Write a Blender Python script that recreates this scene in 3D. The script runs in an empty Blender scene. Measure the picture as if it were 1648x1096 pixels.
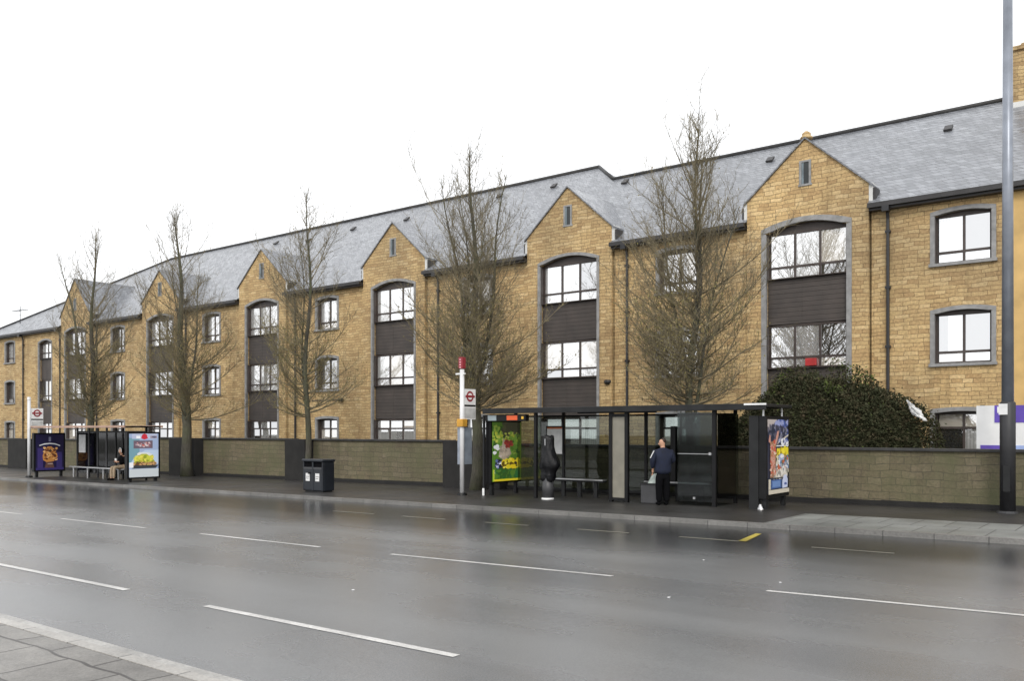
import bpy, math, random
import numpy as np
from mathutils import Vector
R = math.radians
sc = bpy.context.scene
col = sc.collection
rng = random.Random(7)

# ------------------------------------------------------------ camera, sky, sun
YAW = 37.51
cam = bpy.data.cameras.new('camera'); cam_o = bpy.data.objects.new('camera', cam); col.objects.link(cam_o)
cam_o.location = (0, 0, 2.0); cam_o.rotation_euler = (R(90), 0, R(YAW))
cam.sensor_width = 36; cam.lens = 30.58; cam.shift_y = 144 / 1648; cam.clip_end = 2000; cam.clip_start = .1
sc.camera = cam_o
w = bpy.data.worlds.new('World'); sc.world = w; w.use_nodes = True
nt = w.node_tree; nt.nodes.clear()
SUN_EL, SUN_ROT = 38, 150
sky = nt.nodes.new('ShaderNodeTexSky'); sky.sky_type = 'NISHITA'; sky.sun_disc = False
sky.sun_elevation = R(SUN_EL); sky.sun_rotation = R(SUN_ROT); sky.dust_density = 4; sky.air_density = 1.2
hs = nt.nodes.new('ShaderNodeHueSaturation'); hs.inputs['Saturation'].default_value = .12
mixs = nt.nodes.new('ShaderNodeMixRGB'); mixs.inputs[0].default_value = .85
mixs.inputs[2].default_value = (9.6, 9.75, 10.0, 1)        # an even cloud deck over the clear sky
bg = nt.nodes.new('ShaderNodeBackground'); bg.inputs[1].default_value = .12
wo = nt.nodes.new('ShaderNodeOutputWorld')
nt.links.new(sky.outputs[0], hs.inputs['Color']); nt.links.new(hs.outputs[0], mixs.inputs[1])
nt.links.new(mixs.outputs[0], bg.inputs[0]); nt.links.new(bg.outputs[0], wo.inputs[0])
sl = bpy.data.lights.new('sun', 'SUN'); sl.energy = 1.0; sl.angle = R(14); sl.color = (1, .95, .88)
so = bpy.data.objects.new('sun', sl); col.objects.link(so); so.rotation_euler = (R(90 - SUN_EL), 0, R(180 - SUN_ROT))
sc.view_settings.view_transform = 'Standard'; sc.view_settings.look = 'None'; sc.view_settings.gamma = 1
sc.view_settings.exposure = 0.4

GR = .007
def road_z(x): return GR * x
def pave_z(x): return .1 + GR * x

# ------------------------------------------------------------ helpers
def tag(o, label=None, cat=None, group=None, kind=None):
    if label: o['label'] = label
    if cat: o['category'] = cat
    if group: o['group'] = group
    if kind: o['kind'] = kind
    return o
def empty(name, loc, label=None, cat=None, group=None):
    o = bpy.data.objects.new(name, None); col.objects.link(o); o.location = loc; o.empty_display_size = .2
    return tag(o, label, cat, group)
def wloc(o):
    v = Vector((0, 0, 0))
    while o: v = v + Vector(o.location); o = o.parent
    return v
class MB:
    def __init__(s): s.v = []; s.f = []; s.m = []
    def quad(s, a, b, c, d, m=0):
        n = len(s.v); s.v += [tuple(a), tuple(b), tuple(c), tuple(d)]; s.f.append((n, n+1, n+2, n+3)); s.m.append(m)
    def poly(s, pts, m=0):
        n = len(s.v); s.v += [tuple(p) for p in pts]; s.f.append(tuple(range(n, n+len(pts)))); s.m.append(m)
    def box(s, x0, x1, y0, y1, z0, z1, m=0, sl=0):
        n = len(s.v)
        s.v += [(x, y, z + sl*x) for z in (z0, z1) for y in (y0, y1) for x in (x0, x1)]
        for f in ((0,2,3,1),(4,5,7,6),(0,1,5,4),(1,3,7,5),(3,2,6,7),(2,0,4,6)):
            s.f.append(tuple(n+i for i in f)); s.m.append(m)
    def prism(s, pts, d, m=0):
        """polygon pts extruded by vector d"""
        n = len(s.v); k = len(pts); d = Vector(d)
        s.v += [tuple(p) for p in pts] + [tuple(Vector(p) + d) for p in pts]
        s.f.append(tuple(range(n, n+k))); s.m.append(m)
        s.f.append(tuple(range(n+2*k-1, n+k-1, -1))); s.m.append(m)
        for i in range(k):
            j = (i+1) % k; s.f.append((n+j, n+i, n+k+i, n+k+j)); s.m.append(m)
    def tube(s, pts, rad, n=8, cap=True, m=0):
        pts = [Vector(p) for p in pts]
        if not isinstance(rad, (list, tuple)): rad = [rad]*len(pts)
        d = pts[-1]-pts[0]
        ref = Vector((1, 0, 0)) if abs(d.z) > .7*d.length else Vector((0, 0, 1))
        b = len(s.v)
        for i, p in enumerate(pts):
            t = (pts[min(i+1, len(pts)-1)] - pts[max(i-1, 0)]).normalized()
            u = t.cross(ref)
            if u.length < 1e-4: u = t.cross(Vector((0, 1, 0)))
            u.normalize(); v = t.cross(u)
            for k in range(n):
                a = 2*math.pi*k/n; q = p + u*(math.cos(a)*rad[i]) + v*(math.sin(a)*rad[i])
                s.v.append((q.x, q.y, q.z))
        for i in range(len(pts)-1):
            for k in range(n):
                k2 = (k+1) % n
                s.f.append((b+i*n+k, b+i*n+k2, b+(i+1)*n+k2, b+(i+1)*n+k)); s.m.append(m)
        if cap:
            s.f.append(tuple(b+k for k in reversed(range(n)))); s.m.append(m)
            e = b+(len(pts)-1)*n; s.f.append(tuple(e+k for k in range(n))); s.m.append(m)
    def loft(s, rings, n=16, m=0):
        """rings: (cx,cy,cz,rx,ry[,power])"""
        b = len(s.v)
        for r in rings:
            for k in range(n):
                a = 2*math.pi*k/n; c, q = math.cos(a), math.sin(a); p = r[5] if len(r) > 5 else 1
                c = math.copysign(abs(c)**p, c); q = math.copysign(abs(q)**p, q)
                s.v.append((r[0]+c*r[3], r[1]+q*r[4], r[2]))
        for i in range(len(rings)-1):
            for k in range(n):
                k2 = (k+1) % n; s.f.append((b+i*n+k, b+i*n+k2, b+(i+1)*n+k2, b+(i+1)*n+k)); s.m.append(m)
        s.f.append(tuple(b+k for k in reversed(range(n)))); s.m.append(m)
        e = b+(len(rings)-1)*n; s.f.append(tuple(e+k for k in range(n))); s.m.append(m)
    def build(s, name, mat, parent=None, smooth=False, bevel=0, kind=None):
        me = bpy.data.meshes.new(name)
        off = wloc(parent) if parent else Vector((0, 0, 0))
        me.from_pydata([(a-off.x, b-off.y, c-off.z) for a, b, c in s.v], [], s.f)
        mats = mat if isinstance(mat, (list, tuple)) else [mat]
        for q in mats: me.materials.append(q)
        if len(mats) > 1: me.polygons.foreach_set('material_index', s.m)
        if smooth: me.polygons.foreach_set('use_smooth', [True]*len(me.polygons))
        me.update()
        o = bpy.data.objects.new(name, me); col.objects.link(o)
        if parent: o.parent = parent
        if bevel:
            b = o.modifiers.new('bevel', 'BEVEL'); b.width = bevel; b.segments = 2; b.limit_method = 'ANGLE'
        if kind: o['kind'] = kind
        return o
def copy_tree(o, parent=None):
    c = o.copy(); col.objects.link(c)
    if parent: c.parent = parent
    for ch in list(o.children): copy_tree(ch, c)
    return c

# ------------------------------------------------------------ materials
def new_mat(name):
    m = bpy.data.materials.new(name); m.use_nodes = True
    n = m.node_tree; p = n.nodes['Principled BSDF']
    return m, n, p
def N(n, t, **kw):
    x = n.nodes.new(t)
    for k, v in kw.items():
        if k.startswith('i_'): x.inputs[k[2:].replace('_', ' ')].default_value = v
        else: setattr(x, k, v)
    return x
def ramp(n, src, stops):
    r = N(n, 'ShaderNodeValToRGB'); el = r.color_ramp.elements
    while len(el) < len(stops): el.new(.5)
    for e, (p, c) in zip(el, stops): e.position = p; e.color = (*c, 1) if len(c) == 3 else c
    n.links.new(src, r.inputs[0]); return r.outputs[0]
def mixc(n, a, b, fac, mode='MIX'):
    x = N(n, 'ShaderNodeMixRGB', blend_type=mode)
    for i, v in ((0, fac), (1, a), (2, b)):
        if hasattr(v, 'node'): n.links.new(v, x.inputs[i])
        else: x.inputs[i].default_value = v if i == 0 else (*v, 1)
    return x.outputs[0]
def noise(n, scale, detail=4, vec=None, rough=.5, dist=0):
    x = N(n, 'ShaderNodeTexNoise'); x.inputs['Scale'].default_value = scale; x.inputs['Detail'].default_value = detail
    x.inputs['Roughness'].default_value = rough; x.inputs['Distortion'].default_value = dist
    if vec is None:
        t = N(n, 'ShaderNodeTexCoord'); vec = t.outputs['Object']
    n.links.new(vec, x.inputs['Vector']); return x.outputs['Fac']
def scaled(n, s, vec=None):
    t = N(n, 'ShaderNodeTexCoord'); m = N(n, 'ShaderNodeMapping'); m.inputs['Scale'].default_value = s
    n.links.new(vec or t.outputs['Object'], m.inputs[0]); return m.outputs[0]
def plain(name, c, rough=.6, metal=0, var=.25, vs=3, bump=.0, spec=.5):
    m, n, p = new_mat(name)
    f = noise(n, vs, 5)
    c0 = tuple(max(0, v*(1-var)) for v in c); c1 = tuple(min(1, v*(1+var)) for v in c)
    n.links.new(ramp(n, f, [(.3, c0), (.7, c1)]), p.inputs['Base Color'])
    p.inputs['Roughness'].default_value = rough; p.inputs['Metallic'].default_value = metal
    p.inputs['Specular IOR Level'].default_value = spec
    if bump:
        b = N(n, 'ShaderNodeBump'); b.inputs['Strength'].default_value = bump; b.inputs['Distance'].default_value = .02
        n.links.new(noise(n, vs*6, 5), b.inputs['Height']); n.links.new(b.outputs[0], p.inputs['Normal'])
    return m
def lit(name, c, e=.5, rough=.3):
    m, n, p = new_mat(name)
    p.inputs['Base Color'].default_value = (*c, 1); p.inputs['Roughness'].default_value = rough
    p.inputs['Emission Color'].default_value = (*c, 1); p.inputs['Emission Strength'].default_value = e
    return m
def wall_uv(n, wob=.03, wscale=2.0):
    """masonry coordinates: u runs along the wall, v is height; slightly wandering"""
    t = N(n, 'ShaderNodeTexCoord'); s = N(n, 'ShaderNodeSeparateXYZ'); n.links.new(t.outputs['Object'], s.inputs[0])
    a = N(n, 'ShaderNodeMath', operation='ADD'); n.links.new(s.outputs[0], a.inputs[0]); n.links.new(s.outputs[1], a.inputs[1])
    c = N(n, 'ShaderNodeCombineXYZ'); n.links.new(a.outputs[0], c.inputs[0]); n.links.new(s.outputs[2], c.inputs[1])
    w_ = N(n, 'ShaderNodeTexNoise'); w_.inputs['Scale'].default_value = wscale; w_.inputs['Detail'].default_value = 5
    n.links.new(c.outputs[0], w_.inputs['Vector'])
    sub = N(n, 'ShaderNodeVectorMath', operation='SUBTRACT'); sub.inputs[1].default_value = (.5, .5, .5)
    n.links.new(w_.outputs['Color'], sub.inputs[0])
    mul = N(n, 'ShaderNodeVectorMath', operation='SCALE'); mul.inputs['Scale'].default_value = wob*2
    n.links.new(sub.outputs[0], mul.inputs[0])
    add = N(n, 'ShaderNodeVectorMath', operation='ADD'); n.links.new(c.outputs[0], add.inputs[0]); n.links.new(mul.outputs[0], add.inputs[1])
    return add.outputs[0], c.outputs[0]
def bricks(n, vec, bw, rh, mortar, offs=.5, smooth=.1, c1=(0, 0, 0), c2=(1, 1, 1), cm=(0, 0, 0)):
    b = N(n, 'ShaderNodeTexBrick'); b.offset = offs; b.squash = .7; b.squash_frequency = 3; b.offset_frequency = 2
    b.inputs['Color1'].default_value = (*c1, 1); b.inputs['Color2'].default_value = (*c2, 1); b.inputs['Mortar'].default_value = (*cm, 1)
    b.inputs['Scale'].default_value = 1; b.inputs['Mortar Size'].default_value = mortar; b.inputs['Mortar Smooth'].default_value = smooth
    b.inputs['Bias'].default_value = 0; b.inputs['Brick Width'].default_value = bw; b.inputs['Row Height'].default_value = rh
    n.links.new(vec, b.inputs['Vector']); return b
def stone_mat(name, tones, joint, bw=.36, rh=.135, wob=.05, mort=.011, moss=None, bump=.6, rough=.85):
    m, n, p = new_mat(name)
    wv, uv = wall_uv(n, wob, 1.6)
    b = bricks(n, wv, bw, rh, mort, .43)
    cc = ramp(n, b.outputs['Color'], [(0, tones[0]), (.35, tones[1]), (.7, tones[2]), (1, tones[3])])
    big = noise(n, .35, 4, uv); fine = noise(n, 14, 5, uv, .7)
    cc = mixc(n, cc, ramp(n, fine, [(.25, (.5, .48, .45)), (.75, (1.3, 1.28, 1.24))]), .85, 'MULTIPLY')
    cc = mixc(n, cc, ramp(n, big, [(.3, (.74, .75, .78)), (.7, (1.2, 1.17, 1.12))]), .85, 'MULTIPLY')
    stk = noise(n, 1.0, 5, scaled(n, (2.2, .18, 1), uv), .6)
    cc = mixc(n, cc, ramp(n, stk, [(.32, (.66, .65, .64)), (.5, (1,)*3)]), .7, 'MULTIPLY')
    # joints, broken up so that only some of them read dark
    br = ramp(n, noise(n, 3.0, 4, uv, .6), [(.38, (.3,)*3), (.62, (1,)*3)])
    jm = N(n, 'ShaderNodeMath', operation='MULTIPLY'); n.links.new(b.outputs['Fac'], jm.inputs[0]); n.links.new(br, jm.inputs[1])
    cc = mixc(n, cc, joint, jm.outputs[0])
    if moss:
        mk = ramp(n, noise(n, .7, 6, uv, .65), [(.42, (0,)*3), (.68, (1,)*3)])
        cc = mixc(n, cc, moss, mk)
    n.links.new(cc, p.inputs['Base Color']); p.inputs['Roughness'].default_value = rough
    h = N(n, 'ShaderNodeMath', operation='SUBTRACT'); n.links.new(fine, h.inputs[0]); n.links.new(b.outputs['Fac'], h.inputs[1])
    bp = N(n, 'ShaderNodeBump'); bp.inputs['Strength'].default_value = bump; bp.inputs['Distance'].default_value = .02
    n.links.new(h.outputs[0], bp.inputs['Height']); n.links.new(bp.outputs[0], p.inputs['Normal'])
    return m
M = {}
M['stone'] = stone_mat('honey_stone', [(.44, .30, .148), (.54, .385, .192), (.585, .43, .218), (.66, .50, .275)], (.17, .115, .06),
                       bw=.42, rh=.125, wob=.085, mort=.008)
M['wallstone'] = stone_mat('mossy_wall_stone', [(.14, .118, .076), (.155, .132, .085), (.165, .14, .09), (.20, .17, .115)], (.07, .06, .044),
                           bw=.5, rh=.19, wob=.09, mort=.010, moss=(.10, .10, .05))
M['darkrender'] = plain('dark_render', (.014, .013, .012), .85, var=.35, vs=2, bump=.3)
M['coping'] = plain('dark_coping', (.032, .031, .03), .6, var=.4, vs=4, bump=.4)
M['trim'] = plain('grey_stone_trim', (.27, .268, .265), .75, var=.22, vs=5, bump=.35)
M['leadwhite'] = plain('white_lead_trim', (.62, .62, .6), .6, var=.12)
M['frame'] = plain('dark_brown_frame', (.058, .044, .038), .45, var=.2)
M['downpipe'] = plain('black_pipe', (.02, .02, .022), .4, var=.2)
M['gutter'] = plain('dark_gutter', (.03, .028, .028), .45, var=.25)
def spandrel():
    m, n, p = new_mat('ribbed_cladding')
    v = scaled(n, (1, 1, 1)); s = N(n, 'ShaderNodeSeparateXYZ'); n.links.new(v, s.inputs[0])
    k = N(n, 'ShaderNodeMath', operation='MULTIPLY'); k.inputs[1].default_value = 6.5; n.links.new(s.outputs[2], k.inputs[0])
    f = N(n, 'ShaderNodeMath', operation='FRACT'); n.links.new(k.outputs[0], f.inputs[0])
    g = ramp(n, f.outputs[0], [(0, (0,)*3), (.06, (1,)*3), (.94, (1,)*3), (1, (.2,)*3)])
    c = mixc(n, (.028, .024, .022), (.062, .052, .047), g)
    c = mixc(n, c, ramp(n, noise(n, 1.5, 5), [(.3, (.75,)*3), (.7, (1.3, 1.25, 1.2))]), .8, 'MULTIPLY')
    n.links.new(c, p.inputs['Base Color']); p.inputs['Roughness'].default_value = .6
    bp = N(n, 'ShaderNodeBump'); bp.inputs['Distance'].default_value = .02; bp.inputs['Strength'].default_value = .7
    n.links.new(g, bp.inputs['Height']); n.links.new(bp.outputs[0], p.inputs['Normal'])
    return m
M['spandrel'] = spandrel()
def slate():
    m, n, p = new_mat('wet_slate')
    wv, uv = wall_uv(n, .035, 1.3)
    b = bricks(n, wv, .27, .15, .011, .5, .2)
    cc = ramp(n, b.outputs['Color'], [(0, (.14, .147, .160)), (.5, (.18, .188, .206)), (1, (.23, .24, .26))])
    cc = mixc(n, cc, ramp(n, noise(n, .5, 5, uv), [(.3, (.82,)*3), (.7, (1.12,)*3)]), .8, 'MULTIPLY')
    cc = mixc(n, cc, ramp(n, noise(n, 7, 5, uv, .7), [(.3, (.8,)*3), (.7, (1.15,)*3)]), .7, 'MULTIPLY')
    st = N(n, 'ShaderNodeMath', operation='MULTIPLY'); n.links.new(b.outputs['Fac'], st.inputs[0])
    n.links.new(ramp(n, noise(n, 1.2, 4, uv), [(.4, (.25,)*3), (.65, (1,)*3)]), st.inputs[1])
    cc = mixc(n, cc, (.05, .052, .058), st.outputs[0])
    n.links.new(cc, p.inputs['Base Color'])
    n.links.new(ramp(n, noise(n, 3, 4, uv), [(.3, (.2,)*3), (.7, (.42,)*3)]), p.inputs['Roughness']); p.inputs['Specular IOR Level'].default_value = .8
    inv = N(n, 'ShaderNodeMath', operation='SUBTRACT'); inv.inputs[0].default_value = 1; n.links.new(b.outputs['Fac'], inv.inputs[1])
    bp = N(n, 'ShaderNodeBump'); bp.inputs['Distance'].default_value = .02; bp.inputs['Strength'].default_value = .5
    n.links.new(inv.outputs[0], bp.inputs['Height']); n.links.new(bp.outputs[0], p.inputs['Normal'])
    return m
M['slate'] = slate()
def pane(name, c, fac, stripes=0):
    m, n, p = new_mat(name); n.nodes.remove(p)
    d = N(n, 'ShaderNodeBsdfDiffuse'); g = N(n, 'ShaderNodeBsdfGlossy'); g.inputs['Roughness'].default_value = .015
    g.inputs['Color'].default_value = (1, 1, 1, 1)
    if stripes:
        t = N(n, 'ShaderNodeTexCoord'); wv = N(n, 'ShaderNodeTexWave'); wv.inputs['Scale'].default_value = stripes
        wv.inputs['Distortion'].default_value = .6; wv.inputs['Detail'].default_value = 0; n.links.new(t.outputs['Object'], wv.inputs['Vector'])
        n.links.new(ramp(n, wv.outputs['Fac'], [(.2, tuple(v*.75 for v in c)), (.8, c)]), d.inputs['Color'])
    else:
        n.links.new(ramp(n, noise(n, 1.5, 2), [(.3, tuple(v*.85 for v in c)), (.7, c)]), d.inputs['Color'])
    mx = N(n, 'ShaderNodeMixShader'); mx.inputs[0].default_value = fac
    n.links.new(d.outputs[0], mx.inputs[1]); n.links.new(g.outputs[0], mx.inputs[2])
    n.links.new(mx.outputs[0], n.nodes['Material Output'].inputs[0]); return m
M['panes'] = [pane('glass_over_white_blind', (.85, .85, .84), .74), pane('glass_over_net_curtain', (.7, .7, .68), .6, 3.5),
              pane('glass_over_dark_room', (.05, .05, .05), .6), pane('glass_over_cream_blind', (.78, .72, .62), .55)]
M['slitglass'] = plain('dark_slit_glass', (.02, .025, .025), .3)
M['greytrim'] = plain('blue_grey_paint', (.16, .2, .22), .5)
def glass(name, tint, refl=.12, rough=.01):
    m, n, p = new_mat(name); n.nodes.remove(p)
    t = N(n, 'ShaderNodeBsdfTransparent'); t.inputs[0].default_value = (*tint, 1)
    g = N(n, 'ShaderNodeBsdfGlossy'); g.inputs['Roughness'].default_value = rough
    lw = N(n, 'ShaderNodeFresnel'); lw.inputs[0].default_value = 1.5
    mx = N(n, 'ShaderNodeMixShader'); n.links.new(lw.outputs[0], mx.inputs[0])
    n.links.new(t.outputs[0], mx.inputs[1]); n.links.new(g.outputs[0], mx.inputs[2])
    n.links.new(mx.outputs[0], n.nodes['Material Output'].inputs[0]); return m
M['glass'] = glass('shelter_glass', (.62, .66, .64))
M['glassdirty'] = glass('smeared_shelter_glass', (.42, .47, .46), rough=.05)
def asphalt():
    m, n, p = new_mat('wet_asphalt')
    t = N(n, 'ShaderNodeTexCoord')
    st = scaled(n, (.05, .55, 1)); fine = noise(n, 60, 3)
    lanes = noise(n, 1.0, 5, st, .55); pat = noise(n, .28, 5, None, .6)
    cc = ramp(n, lanes, [(.3, (.13, .133, .137)), (.7, (.175, .178, .18))])
    cc = mixc(n, cc, ramp(n, fine, [(.3, (.75,)*3), (.7, (1.3,)*3)]), .7, 'MULTIPLY')
    # wet far gutter, ragged edge; reflected darkness of the wall painted into its colour
    sp = N(n, 'ShaderNodeSeparateXYZ'); n.links.new(t.outputs['Object'], sp.inputs[0])
    ed = N(n, 'ShaderNodeMath', operation='MULTIPLY_ADD'); ed.inputs[1].default_value = 2.6
    n.links.new(noise(n, 1.0, 6, scaled(n, (.12, .6, 1)), .6), ed.inputs[0]); n.links.new(sp.outputs[1], ed.inputs[2])
    wr = N(n, 'ShaderNodeMapRange'); wr.inputs[1].default_value = 12.2; wr.inputs[2].default_value = 17.5; wr.interpolation_type = 'SMOOTHSTEP'
    n.links.new(ed.outputs[0], wr.inputs[0])
    cc = mixc(n, cc, mixc(n, cc, (.2, .2, .2), 1.0, 'MULTIPLY'), wr.outputs[0])
    n.links.new(cc, p.inputs['Base Color'])
    s_ = N(n, 'ShaderNodeMath', operation='ADD'); n.links.new(lanes, s_.inputs[0]); n.links.new(pat, s_.inputs[1])
    n.links.new(ramp(n, s_.outputs[0], [(.35, (.3,)*3), (.65, (.44,)*3)]), p.inputs['Roughness'])
    rr = N(n, 'ShaderNodeMapRange'); rr.inputs[1].default_value = .7; rr.inputs[2].default_value = 1.3
    rr.inputs[3].default_value = .2; rr.inputs[4].default_value = .36
    n.links.new(s_.outputs[0], rr.inputs[0])
    wet = N(n, 'ShaderNodeMapRange'); wet.inputs[3].default_value = 1; wet.inputs[4].default_value = .55; n.links.new(wr.outputs[0], wet.inputs[0])
    mm = N(n, 'ShaderNodeMath', operation='MULTIPLY'); n.links.new(rr.outputs[0], mm.inputs[0]); n.links.new(wet.outputs[0], mm.inputs[1])
    n.links.new(mm.outputs[0], p.inputs['Roughness'])
    p.inputs['Specular IOR Level'].default_value = .8
    bp = N(n, 'ShaderNodeBump'); bp.inputs['Distance'].default_value = .004; bp.inputs['Strength'].default_value = .35
    n.links.new(noise(n, 90, 2), bp.inputs['Height']); n.links.new(bp.outputs[0], p.inputs['Normal'])
    return m
M['asphalt'] = asphalt()
def pave(name, c, rough, jw=0, jh=0, js=.012, jc=(.02, .02, .02), wob=.0, tone=.3):
    m, n, p = new_mat(name)
    t = N(n, 'ShaderNodeTexCoord'); vec = t.outputs['Object']
    cc = ramp(n, noise(n, .8, 6, None, .6), [(.3, tuple(v*(1-tone) for v in c)), (.7, tuple(v*(1+tone) for v in c))])
    cc = mixc(n, cc, ramp(n, noise(n, 35, 4), [(.3, (.78,)*3), (.7, (1.25,)*3)]), .8, 'MULTIPLY')
    bp = N(n, 'ShaderNodeBump'); bp.inputs['Distance'].default_value = .01; bp.inputs['Strength'].default_value = .4
    hgt = noise(n, 45, 4)
    if jw:
        if wob:
            q = N(n, 'ShaderNodeTexNoise'); q.inputs['Scale'].default_value = 1.1; n.links.new(vec, q.inputs['Vector'])
            sb = N(n, 'ShaderNodeVectorMath', operation='SUBTRACT'); sb.inputs[1].default_value = (.5,)*3; n.links.new(q.outputs['Color'], sb.inputs[0])
            ss = N(n, 'ShaderNodeVectorMath', operation='SCALE'); ss.inputs['Scale'].default_value = wob; n.links.new(sb.outputs[0], ss.inputs[0])
            ad = N(n, 'ShaderNodeVectorMath', operation='ADD'); n.links.new(vec, ad.inputs[0]); n.links.new(ss.outputs[0], ad.inputs[1]); vec = ad.outputs[0]
        b = bricks(n, vec, jw, jh, js, .5, .3); b.squash = 1
        cc = mixc(n, cc, ramp(n, b.outputs['Color'], [(0, (.82,)*3), (1, (1.15,)*3)]), .8, 'MULTIPLY')
        cc = mixc(n, cc, jc, b.outputs['Fac'])
        h = N(n, 'ShaderNodeMath', operation='SUBTRACT'); n.links.new(hgt, h.inputs[0]); n.links.new(b.outputs['Fac'], h.inputs[1]); hgt = h.outputs[0]
    n.links.new(cc, p.inputs['Base Color'])
    n.links.new(ramp(n, noise(n, .6, 4), [(.35, (rough*.65,)*3), (.65, (rough,)*3)]), p.inputs['Roughness'])
    n.links.new(hgt, bp.inputs['Height']); n.links.new(bp.outputs[0], p.inputs['Normal'])
    return m
M['darkpave'] = pave('damp_tarmac_footway', (.032, .030, .028), .5)
M['slabs'] = pave('grey_paving_slabs', (.17, .175, .165), .55, .62, 2.7, .012, (.03, .03, .028))
M['nearpave'] = pave('near_paving_slabs', (.17, .16, .145), .5, .75, .6, .016, (.035, .03, .026), .3, .45)
M['kerb'] = pave('kerb_stone', (.17, .165, .155), .5, .9, 3, .008)
M['nearkerb'] = pave('near_kerb_stone', (.34, .325, .30), .5, .9, 3, .008)
M['paint'] = pave('worn_road_paint', (.50, .49, .47), .5, tone=.35)
M['yellow'] = pave('worn_yellow_paint', (.36, .29, .05), .5, tone=.5)
M['fadedpaint'] = pave('faded_road_paint', (.2, .19, .15), .5)
M['soil'] = plain('garden_soil_and_grass', (.05, .06, .025), .95, var=.5, vs=2, bump=.5)
M['ground'] = plain('far_ground', (.10, .10, .09), .9, var=.3, vs=.2)
def bark():
    m, n, p = new_mat('tree_bark')
    f = noise(n, 9, 6, scaled(n, (3, 3, .5)), .65); g = noise(n, 1.1, 4)
    cc = ramp(n, f, [(.3, (.03, .027, .021)), (.7, (.105, .095, .074))])
    cc = mixc(n, cc, (.09, .10, .045), ramp(n, g, [(.4, (0,)*3), (.65, (.6,)*3)]))
    n.links.new(cc, p.inputs['Base Color']); p.inputs['Roughness'].default_value = .9
    bp = N(n, 'ShaderNodeBump'); bp.inputs['Distance'].default_value = .03; bp.inputs['Strength'].default_value = .8
    n.links.new(f, bp.inputs['Height']); n.links.new(bp.outputs[0], p.inputs['Normal']); return m
M['bark'] = bark()
M['twig'] = plain('twig_bark', (.17, .143, .088), .9, var=.4, vs=1)
M['bud'] = plain('yellow_green_buds', (.20, .17, .06), .8, var=.45, vs=2)
def leaf(name, c0, c1, c2):
    m, n, p = new_mat(name)
    cc = ramp(n, noise(n, 5, 4, None, .6), [(.3, c0), (.5, c1), (.72, c2)])
    n.links.new(cc, p.inputs['Base Color']); p.inputs['Roughness'].default_value = .8; p.inputs['Specular IOR Level'].default_value = .25
    return m
M['leaf'] = leaf('evergreen_leaf', (.024, .030, .012), (.042, .045, .020), (.072, .052, .030))
M['freshleaf'] = leaf('fresh_green_leaf', (.06, .085, .02), (.09, .12, .03), (.13, .15, .05))
M['black'] = plain('black_metal', (.008, .008, .0085), .45, var=.3, spec=.25)
M['charcoal'] = plain('charcoal_metal', (.016, .0165, .017), .5, var=.3, spec=.3)
M['white'] = plain('white_enamel', (.78, .78, .77), .35, var=.06)
M['whitepost'] = plain('white_post_paint', (.66, .66, .66), .4, var=.1)
M['cream'] = plain('cream_panel', (.22, .205, .165), .5, var=.15)
M['greybase'] = plain('grey_plastic', (.05, .05, .053), .45, var=.2)
M['silver'] = plain('brushed_steel', (.5, .5, .5), .3, .8, var=.15)
M['polymer'] = plain('black_plastic_sack', (.004, .004, .005), .32, var=.3, vs=4, bump=1.0, spec=.3)
M['poster_white'] = plain('white_notice', (.7, .7, .69), .5, var=.1, vs=6)
M['red'] = plain('red_enamel', (.26, .02, .03), .4, var=.12)
M['amber'] = plain('amber_panel', (.62, .32, .04), .5)
M['orange_led'] = lit('orange_display', (.6, .09, .02), .15)
M['purple'] = plain('purple_print', (.12, .07, .42), .5, var=.15)
M['paleblue'] = plain('pale_blue_print', (.35, .45, .75), .5, var=.12)
M['lamppost'] = plain('galvanised_column', (.24, .26, .30), .38, .4, var=.15)
M['lampbase'] = plain('dark_column_base', (.022, .022, .024), .5, var=.3)
M['navy'] = plain('navy_cloth', (.006, .010, .028), .85, var=.3, vs=6)
M['blackcloth'] = plain('black_cloth', (.004, .004, .005), .95, var=.3, spec=.1)
M['skin'] = plain('skin', (.50, .28, .18), .5, var=.1)
M['hair'] = plain('dark_hair', (.03, .018, .012), .7, var=.3)
M['tan'] = plain('tan_cloth', (.32, .24, .16), .85, var=.2)
M['sackgreen'] = plain('pale_green_bag', (.4, .45, .41), .4, var=.25, vs=8)
M['copper'] = plain('pale_copper_edge', (.42, .27, .20), .45, .2, var=.2)
M['binblue'] = plain('dark_blue_bin', (.010, .013, .018), .4, var=.3, vs=2)
M['redbox'] = plain('red_box', (.45, .03, .03), .5)

# ------------------------------------------------------------ ground, road, pavements
M['gutterstone'] = pave('pale_gutter_concrete', (.36, .35, .33), .45, .9, 3, .006, (.2,.19,.18), 0, .45)
def strip(name, y0, y1, zf, mat, x0=-260, x1=120, th=0):
    b = MB(); k = 40; off = 0
    for i in range(k):
        a = x0+(x1-x0)*i/k; c = x0+(x1-x0)*(i+1)/k
        b.quad((a, y0, zf(a)), (c, y0, zf(c)), (c, y1, zf(c)), (a, y1, zf(a)))
        if th:
            b.quad((a, y0, zf(a)-th), (c, y0, zf(c)-th), (c, y0, zf(c)), (a, y0, zf(a)))
            b.quad((c, y1, zf(c)-th), (a, y1, zf(a)-th), (a, y1, zf(a)), (c, y1, zf(c)))
    return b.build(name, mat, kind='structure')
KY0, KY1 = 3.97, 17.5
b = MB(); b.quad((-700, -500, -4.98), (700, -500, 4.82), (700, 900, 4.82), (-700, 900, -4.98))
b.build('ground', M['ground'], kind='structure')
strip('road', KY0-.1, KY1+.1, road_z, M['asphalt'])
strip('far_kerb', KY1, KY1+.14, lambda x: pave_z(x)+.002, M['kerb'], th=.14)
strip('far_pavement', KY1+.14, 23.62, lambda x: pave_z(x)-.004, M['darkpave'])
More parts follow.
